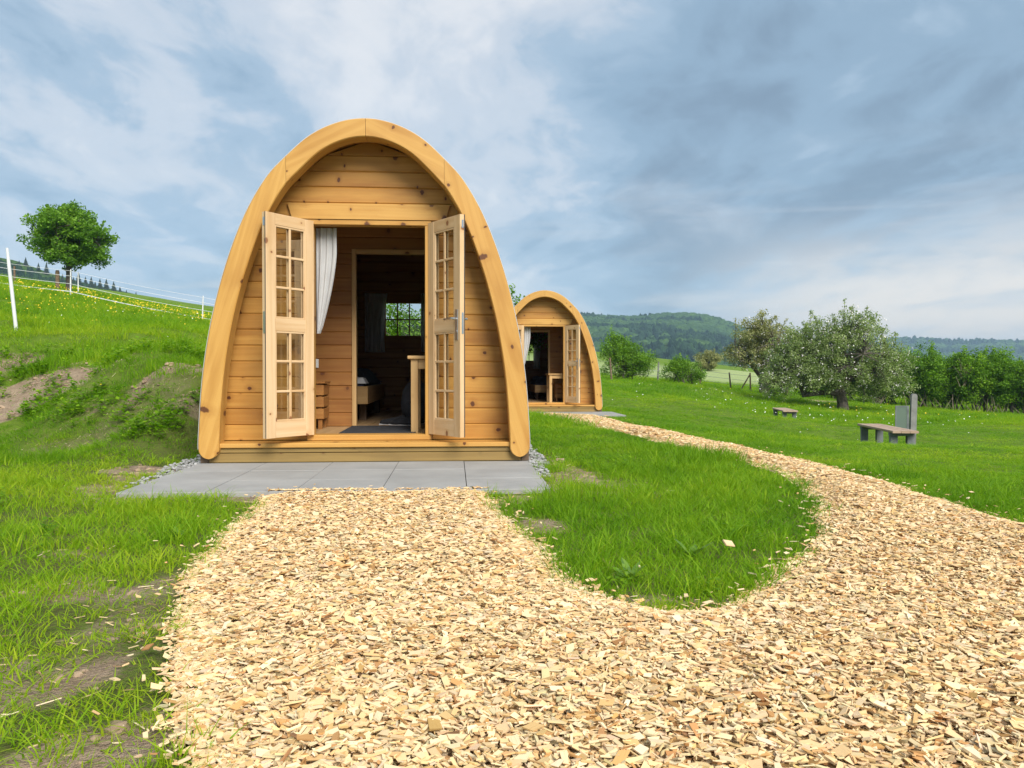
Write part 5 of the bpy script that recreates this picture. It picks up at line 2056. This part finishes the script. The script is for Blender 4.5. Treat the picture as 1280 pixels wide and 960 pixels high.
# round maple on the left slope
bz = tz1(-20.19, 43.63)
dzm = 4.85 - bz
make_tree('maple_tree', 'round dark green maple standing alone on the slope behind the white fence', 'tree', None, (-20.19, 43.63, bz),
          [((0, 0, -.2), .17), ((.02, 0, .9), .14), ((0, 0, 1.7), .13), ((0, 0, 2.6), .10), ((.05, 0, 3.6), .06)],
          [[((0, 0, 1.4), .09), ((-.6, .1, 2.2), .07), ((-1.3, .2, 2.8), .04)], [((0, 0, 1.5), .09), ((.7, -.1, 2.2), .07), ((1.3, 0, 2.7), .04)], [((0, 0, 1.7), .08), ((.1, .8, 2.6), .06), ((.1, 1.2, 3.1), .03)], [((0, 0, 1.7), .08), ((-.1, -.8, 2.6), .06), ((-.1, -1.2, 3.1), .03)]],
          [(0, 0, 2.9 + dzm, 1.95, 1.9, 1.55), (-.6, 0, 2.85 + dzm, 1.6, 1.6, 1.2), (.85, 0, 2.55 + dzm, 1.3, 1.4, 1.15), (.0, 0, 3.7 + dzm, 1.3, 1.25, .95), (.1, 0, 2.0 + dzm, 1.2, 1.2, .7)], 300, (.30, .48), 140, .17, M['maple'], zmin=1.30 + dzm, seed=4, shell=.62, twigs=34)

# blossoming apple tree with a low limb to the left
bz = tz1(18.38, 36.75)
make_tree('apple_tree', 'broad blossoming apple tree with a thick trunk and a low bent limb', 'tree', None, (18.38, 36.75, bz),
          [((.05, 0, -.2), .30), ((0, 0, .35), .25), ((-.12, 0, .9), .23), ((-.25, 0, 1.35), .20), ((-.1, .1, 2.2), .14), ((.1, .1, 3.2), .08)],
          [[((-.15, 0, .72), .17), ((-.7, -.1, .86), .14), ((-1.4, -.15, .78), .12), ((-2.0, -.2, .68), .10), ((-2.12, -.2, 1.05), .09), ((-2.5, -.1, 1.25), .06), ((-3.2, .1, 1.4), .04)],
           [((-.2, 0, 1.2), .13), ((.6, -.3, 1.7), .10), ((1.5, -.4, 2.0), .07), ((2.3, -.3, 2.0), .04)], [((-.25, 0, 1.3), .12), ((-1.0, .4, 2.2), .09), ((-1.6, .5, 2.9), .05)],
           [((-.15, 0, 1.6), .11), ((.3, .7, 2.4), .08), ((.7, 1.2, 3.2), .05)], [((-.15, 0, 1.4), .12), ((0, -.9, 2.1), .08), ((.2, -1.5, 2.6), .05)], [((-.2, 0, 1.2), .11), ((.9, .2, 1.5), .07), ((1.9, .3, 1.1), .04)]],
          [(.25, 0, 2.75, 2.35, 2.2, 2.0), (1.2, -.2, 1.9, 1.95, 1.8, 1.45), (-1.3, 0, 2.2, 1.6, 1.6, 1.3), (-2.55, 0, 1.65, 1.5, 1.3, .95), (-1.6, -.3, 1.5, 1.3, 1.2, .7), (0.2, -.3, 3.4, 1.5, 1.5, 1.25), (2.1, -.2, 1.25, 1.35, 1.2, .95), (-2.9, 0, 1.25, 1.3, 1.1, .7), (-1.5, .2, 2.9, 1.4, 1.3, 1.15), (-2.4, .3, 2.2, 1.2, 1.2, .9), (-2.2, .4, 2.9, 1.2, 1.2, 1.0)], 740, (.22, .46), 150, .10, M['apple'], zmin=.45, seed=9, blossom=1700, shell=.75, twigs=120)

bz = tz1(17.89, 44.82)
make_tree('apple_tree', 'smaller brownish apple tree partly hidden behind the broad blossoming one', 'tree', None, (17.75, 44.82, bz),
          [((.0, 0, -.2), .30), ((0, 0, .5), .26), ((-.1, 0, 1.1), .22), ((-.05, 0, 2.0), .16), ((0, 0, 3.0), .08)],
          [[((0, 0, .8), .14), ((-.8, 0, 1.8), .10), ((-1.6, 0, 2.2), .05)], [((0, 0, .8), .14), ((.8, 0, 1.6), .10), ((1.6, .1, 2.3), .05)], [((0, 0, 1.2), .12), ((0, -.8, 2.2), .08), ((.1, -1.3, 2.9), .04)], [((0, 0, .5), .11), ((.7, -.1, .9), .08), ((1.5, -.1, 1.6), .05)]],
          [(0, 0, 2.7, 2.0, 2.0, 1.6), (-.8, 0, 2.3, 1.5, 1.4, 1.1), (-.2, 0, 3.6, 1.5, 1.3, 1.1), (1.4, 0, 2.7, 1.3, 1.2, 1.2)], 260, (.22, .45), 140, .11, M['apple2'], zmin=.8, seed=14, blossom=420, shell=.8, twigs=50)


def bush(name, label, cat, group, x, y, ells, ncl, crad, nleaf, lsize, mat, seed, stems=6, zmin=.1, bark='bark', twigs=10, spread=.6):
    bz_ = tz1(x, y)
    t = empty(name, (x, y, bz_), label, cat, group)
    rs = random.Random(seed)
    cen, rr = envelope_clumps(ells, ncl, crad[0], crad[1], zmin, .6, seed)
    sb = MB()
    for k in range(stems):
        c_ = Vector(cen[rs.randrange(len(cen))])
        b0 = Vector((rs.uniform(-spread, spread), rs.uniform(-.4, .4), -.1))
        sb.tube(bez(b0, (b0 * .6 + c_ * .4) + Vector((0, 0, .3)), c_, 5), [.045, .04, .033, .026, .018, .01], 5, cap=False)
    for c_ in cen[::2]:
        c_ = Vector(c_)
        b0 = Vector((c_.x * .35, c_.y * .35, max(.1, c_.z * .4)))
        sb.tube(bez(b0, (b0 + c_) / 2 + Vector((0, 0, .12)), c_, 3), [.02, .016, .012, .006], 4, cap=False)
    sb.build('stems', M[bark], t, smooth=True)
    top = sorted(cen, key=lambda q: -q[2])[:max(4, ncl // 2)]
    ec, er = [], []
    for k in range(twigs):
        c0 = Vector(top[rs.randrange(len(top))])
        d_ = Vector((rs.uniform(-.5, .5), rs.uniform(-.4, .4), 1)).normalized() * rs.uniform(.25, .6)
        for q in (.5, .75, 1.0):
            ec.append(tuple(c0 + d_ * q))
            er.append(.11)
    cnt = [max(8, int(nleaf * (r_ / crad[1]) ** 2)) for r_ in rr]
    zmx = max(c_[2] for c_ in cen)
    bias = [.5 + rs.uniform(-.25, .25) for c_ in cen]
    V, F, col = leaf_cloud(cen + ec, rr + er, cnt + [9] * len(ec), lsize, tint_bias=bias + [.25] * len(ec))
    link_mesh('foliage', np_mesh('foliage', V, F, mat, col=col), None, t)
    return t


bush('bush', 'tall rounded bright green bush beside the far small pod', 'bush', None, 9.61, 44.42, [(-.1, 0, 1.15, 1.45, 1.2, 1.1), (-.5, 0, 1.75, .95, .9, .85), (.7, 0, .95, .95, .9, .8)], 190, (.22, .44), 150, .10, M['bush'], 21, zmin=.15, twigs=26)
bush('bush', 'low round bush by the wire fence between the tall bush and the apple trees', 'bush', None, 12.79, 44.19, [(-.15, 0, .62, 1.05, .9, .66), (.7, 0, .55, .6, .7, .5), (-.3, 0, .9, .6, .6, .5)], 100, (.2, .36), 140, .09, M['bush'], 23, zmin=.12, twigs=12)
bush('bush', 'pale yellowish round bush far off at the crest of the light field', 'bush', None, 27.8, 86.2, [(0, 0, 1.0, 1.5, 1.3, 1.05)], 80, (.3, .5), 120, .16, M['apple2'], 25, zmin=.1, twigs=8)
# tree whose twigs show beside the far pod and through the rear window
bush('hazel_tree', 'leafy tree behind the large pod, its twigs showing between the two pods', 'tree', None, 0.0, 20.6, [(-.4, 0, 1.1, 1.7, 1.0, 1.1), (-1.2, 0, 1.35, .9, .8, .9), (.9, 0, 1.4, .8, .8, .85), (.3, 0, 1.9, .8, .8, .6), (-1.7, 0, 1.6, .9, .8, .95), (1.75, 0, 1.85, .75, .6, .8)], 300, (.2, .4), 130, .09, M['bush'], 27, stems=8, zmin=.15, twigs=26)

# hedgerow at the right: each shrub on its own
HB = [(25.0, 44.9, 1.9, 3.1), (26.3, 43.6, 2.05, 3.5), (27.6, 42.6, 2.1, 3.35), (28.9, 41.6, 2.15, 3.6), (30.2, 40.7, 2.0, 3.3), (31.5, 39.7, 2.1, 3.45), (23.4, 46.6, 1.8, 2.7)]
HL = ['hedgerow shrub with grey leaves beside the blossoming apple tree', 'tall yellow-green hedgerow shrub behind the grey sign post', 'hedgerow shrub with a bare brown dead top among green ones', 'tallest leafy hedgerow shrub right of the dead brown top',
      'hedgerow shrub with pale bare stems under its leaves, near the picture edge', 'hedgerow shrub at the right border of the picture', 'low hedgerow shrub half hidden behind the apple tree']
for i, (x, y, r_, h_) in enumerate(HB):
    ells = [(0, .3, h_ * .30, r_ * .70, .8, h_ * .28), (0, 0, h_ * .60, r_ * .72, 1.0, h_ * .38), (-.5, 0, h_ * .50, r_ * .55, .9, h_ * .36), (.5, 0, h_ * .68, r_ * .48, .8, h_ * .30)]
    t = bush('hedge_shrub', HL[i], 'shrub', 'shrubs of the hedgerow', x, y, ells, 250, (.24, .46), 130, .115, M['hedge'], 40 + i, stems=8, zmin=h_ * .10, twigs=18, spread=.8)
    st = MB()
    rs = random.Random(70 + i)
    for k in range(13):
        a = Vector((rs.uniform(-1.1, 1.1), rs.uniform(-1.2, -.3), -.1))
        b_ = a + Vector((rs.uniform(-.55, .55), rs.uniform(-.2, .3), rs.uniform(.5, 1.1)))
        st.tube([a, (a + b_) / 2 + Vector((rs.uniform(-.08, .08), 0, 0)), b_], [.018, .015, .008], 4, cap=False)
    if i == 2:
        for k in range(34):
            a = Vector((rs.uniform(-.3, .3), -1.1, rs.uniform(1.2, 2.2)))
            b_ = a + Vector((rs.uniform(-.4, .4), rs.uniform(-.2, .2), rs.uniform(.2, .8)))
            st.tube([a, b_], [.02, .008], 4, cap=False)
    o = st.build('bare_stems', M['palebark'], t)
    o['kind'] = 'stuff'


# ------------------------------------------------------------------ fences
def white_fence():
    t = empty('pasture_fence', (-14.84, 32.2, tz1(-14.84, 32.2)), 'white electric fence of thin posts and tape lines along the top of the flowery slope', 'fence')
    b0 = Vector(t.location)
    pts = [(-24.0, 33.2), (-19.4, 32.6), (-14.84, 32.2), (-9.74, 31.81), (-4.6, 31.4)]
    tops = []
    for i, (x, y) in enumerate(pts):
        z = tz1(x, y)
        mb = MB()
        mb.tube([(0, 0, -.1), (0.0, 0, .95), (0, 0, 1.06)], [.026, .024, .015], 8)
        ln_ = Matrix.Rotation(random.uniform(-.03, .05), 4, 'Y')
        o = mb.build('fence_post', M['whitepost'], t, (x - b0.x, y - b0.y, z - b0.z))
        o.rotation_euler = ln_.to_euler()
        tops.append(Vector((x - b0.x, y - b0.y, z - b0.z)))
    for h, r_ in ((.20, .017), (.50, .008), (.80, .008), (1.0, .006)):
        mb = MB()
        for a, b_ in zip(tops[:-1], tops[1:]):
            seg = []
            for k in range(9):
                s = k / 8
                p = a.lerp(b_, s) + Vector((0, -.03, h - .05 * math.sin(math.pi * s)))
                gz = tz1(p.x + b0.x, p.y + b0.y) - b0.z
                seg.append(p)
            mb.tube(seg, r_, 5, cap=False)
        mb.build('fence_tape', M['whitepost'], t)


white_fence()
mb = MB()
mb.tube([(0, 0, -.15), (.0, 0, 1.0), (0, 0, 1.27)], [.027, .026, .018], 10)
o = mb.build('fence_post', M['whitepost'], None, (-6.72, 12.83, tz1(-6.72, 12.83)))
o.rotation_euler = (0.02, rad(-5.0), 0)
tag(o, 'tall leaning white plastic post standing alone in the slope grass', 'post')
for (x, y, h, lab) in ((-19.56, 43.3, 1.05, 'thin white post right of the maple trunk'),):
    mb = MB()
    mb.tube([(0, 0, -.1), (0, 0, h)], [.03, .025], 8)
    o = mb.build('fence_post', M['whitepost'], None, (x, y, tz1(x, y)))
    tag(o, lab, 'post')
for (x, y, h, r_, lab) in ((-20.55, 43.2, 1.0, .10, 'short brown stake beside the maple trunk'), (-22.9, 43.6, .9, .05, 'thin brown stake out on the slope left of the maple')):
    mb = MB()
    mb.tube([(0, 0, -.1), (0, 0, h * .9), (0, 0, h)], [r_, r_, r_ * .8], 8)
    o = mb.build('stake', M['brownpost'], None, (x, y, tz1(x, y)))
    tag(o, lab, 'post')


def wire_fence():
    pts = [(6.4, 43.3), (8.56, 43.2), (12.0, 46.6), (14.71, 47.07), (16.9, 47.92), (18.1, 47.83), (20.33, 47.66), (23, 47.4)]
    b0 = Vector((12.0, 46.6, tz1(12.0, 46.6)))
    t = empty('wire_fence', b0, 'low wire fence on weathered wooden posts in front of the pale field', 'fence')
    tp = []
    for i, (x, y) in enumerate(pts):
        z = tz1(x, y)
        mb = MB()
        h = random.uniform(1.0, 1.2)
        mb.tube([(0, 0, -.1), (0, 0, h)], [.055, .045], 7)
        if i == 5:
            mb.tube([(-.75, 0, -.1), (-.03, 0, h * .9)], [.045, .04], 7)
        o = mb.build('fence_post', M['postwood'] if i == 2 else M['brownpost'], t, (x - b0.x, y - b0.y, z - b0.z))
        o.rotation_euler = (0, random.uniform(-.12, .12), 0)
        tp.append(Vector((x - b0.x, y - b0.y, z - b0.z)))
    for h in (.35, .65, .95):
        mb = MB()
        for a, b_ in zip(tp[:-1], tp[1:]):
            mb.tube([a + Vector((0, -.05, h)), b_ + Vector((0, -.05, h))], .009, 4, cap=False)
        mb.build('wire', M['steel'], t)


wire_fence()


# ------------------------------------------------------------------ benches, sign
def bench(near, far_, zseat, label):
    """seat plank top over two trestle ends; near/far = seat end centres"""
    a, b_ = Vector(near), Vector(far_)
    d = (b_ - a)
    L_ = d.length
    ang = math.atan2(d.y, d.x)
    t = empty('bench', (a.x, a.y, zseat - .455), label, 'bench', 'timber benches on the meadow', ang)
    Wd = .47
    st = MB()
    for k in range(3):
        y0 = -Wd / 2 + k * Wd / 3
        st.box(-.06, L_ + .06, y0 + .003, y0 + Wd / 3 - .003, .41, .455, 'x', .006)
    st.build('seat', M['seatwood'], t)
    for x0 in (.10, L_ - .20):
        for y0 in (-Wd / 2 + .02, Wd / 2 - .15):
            lm = MB()
            lm.box(x0, x0 + .10, y0, y0 + .13, -.22, .345, 'z', .006)
            lm.build('leg', M['greywood'], t)
        cb = MB()
        cb.box(x0 - .004, x0 + .104, -Wd / 2 + .01, Wd / 2 - .01, .346, .409, 'y', .006)
        cb.build('crosspiece', M['greywood'], t)
    return t


z1 = tz1(8.6, 15.4)
bench((8.42, 14.42), (8.80, 16.40), -.41, 'nearer timber bench with grey legs in front of the sign post')
z2 = tz1(11.1, 26.2)
bench((10.89, 25.27), (11.34, 27.24), -.56, 'more distant timber bench in front of the blossoming apple tree')


def sign_post(x, y, label):
    z = tz1(x, y)
    t = empty('sign_post', (x, y, z), label, 'sign', None, rad(-12))
    mb = MB()
    prof = []
    w_, dp_ = .058, .05
    H = 1.22
    front = [(-w_, -.15), (w_, -.15), (w_, H - w_)] + [(w_ * math.cos(math.pi * k / 8), H - w_ + w_ * math.sin(math.pi * k / 8)) for k in range(1, 8)] + [(-w_, H - w_)]
    f0 = [(p[0], -dp_, p[1]) for p in front]
    f1 = [(p[0], dp_, p[1]) for p in front]
    mb.face(f0, None, .4)
    mb.face(f1[::-1], None, .4)
    for i in range(len(front)):
        j = (i + 1) % len(front)
        mb.face([f0[j], f0[i], f1[i], f1[j]], None, .5)
    o = mb.build('post', M['postwood'], t)
    o.rotation_euler = (0, rad(1.5), 0)
    fr = MB()
    x0, x1, za, zb = -.35, -.068, .46, .96
    fr.box(x0, x0 + .02, -.02, .0, za, zb, 'z', .002)
    fr.box(x1 - .045, x1, -.02, .0, za, zb, 'z', .002)
    fr.box(x0 + .02, x1 - .045, -.02, .0, za, za + .02, 'x', .002)
    fr.box(x0 + .02, x1 - .045, -.02, .0, zb - .02, zb, 'x', .002)
    fr.build('panel_frame', M['greywood'], t)
    pn = MB()
    pn.box(x0 + .02, x1 - .045, -.014, -.006, za + .02, zb - .02, 'z', .001)
    pn.build('panel', M['signglass'], t)


m, g, b, out = new_mat('dull sign pane')
tr = g.n('ShaderNodeBsdfTransparent')
tr.inputs['Color'].default_value = (.55, .62, .58, 1)
b.inputs['Base Color'].default_value = (.20, .25, .23, 1)
b.inputs['Roughness'].default_value = .12
mx = g.n('ShaderNodeMixShader')
mx.inputs[0].default_value = .55
g.link(tr.outputs[0], mx.inputs[1])
g.link(b.outputs[0], mx.inputs[2])
g.link(mx.outputs[0], out.inputs['Surface'])
M['signglass'] = m
sign_post(9.82, 16.53, 'grey post with rounded top and a small framed panel behind the nearer bench')

# ------------------------------------------------------------------ air between here and the hills
HAZE = 0.00028
m = bpy.data.materials.new('haze')
m.use_nodes = True
m.node_tree.nodes.clear()
g = NT(m.node_tree)
out = g.n('ShaderNodeOutputMaterial')
pv_ = g.n('ShaderNodeVolumePrincipled')
pv_.inputs['Color'].default_value = (.55, .78, 1.0, 1)
pv_.inputs['Density'].default_value = HAZE
pv_.inputs['Anisotropy'].default_value = 0.2
g.link(pv_.outputs[0], out.inputs['Volume'])
USE_HAZE = True
if USE_HAZE:
    x0, x1, y0, y1, z0, z1 = -3700, 3700, -450, 3700, -12, 112
    me = bpy.data.meshes.new('haze')
    me.from_pydata([(x0, y0, z0), (x1, y0, z0), (x1, y1, z0), (x0, y1, z0), (x0, y0, z1), (x1, y0, z1), (x1, y1, z1), (x0, y1, z1)], [],
                   [(0, 3, 2, 1), (4, 5, 6, 7), (0, 1, 5, 4), (1, 2, 6, 5), (2, 3, 7, 6), (3, 0, 4, 7)])
    o = link_mesh('haze', me, m)
    tag(o, 'thin bluish haze over the far hills', None, None, 'stuff')
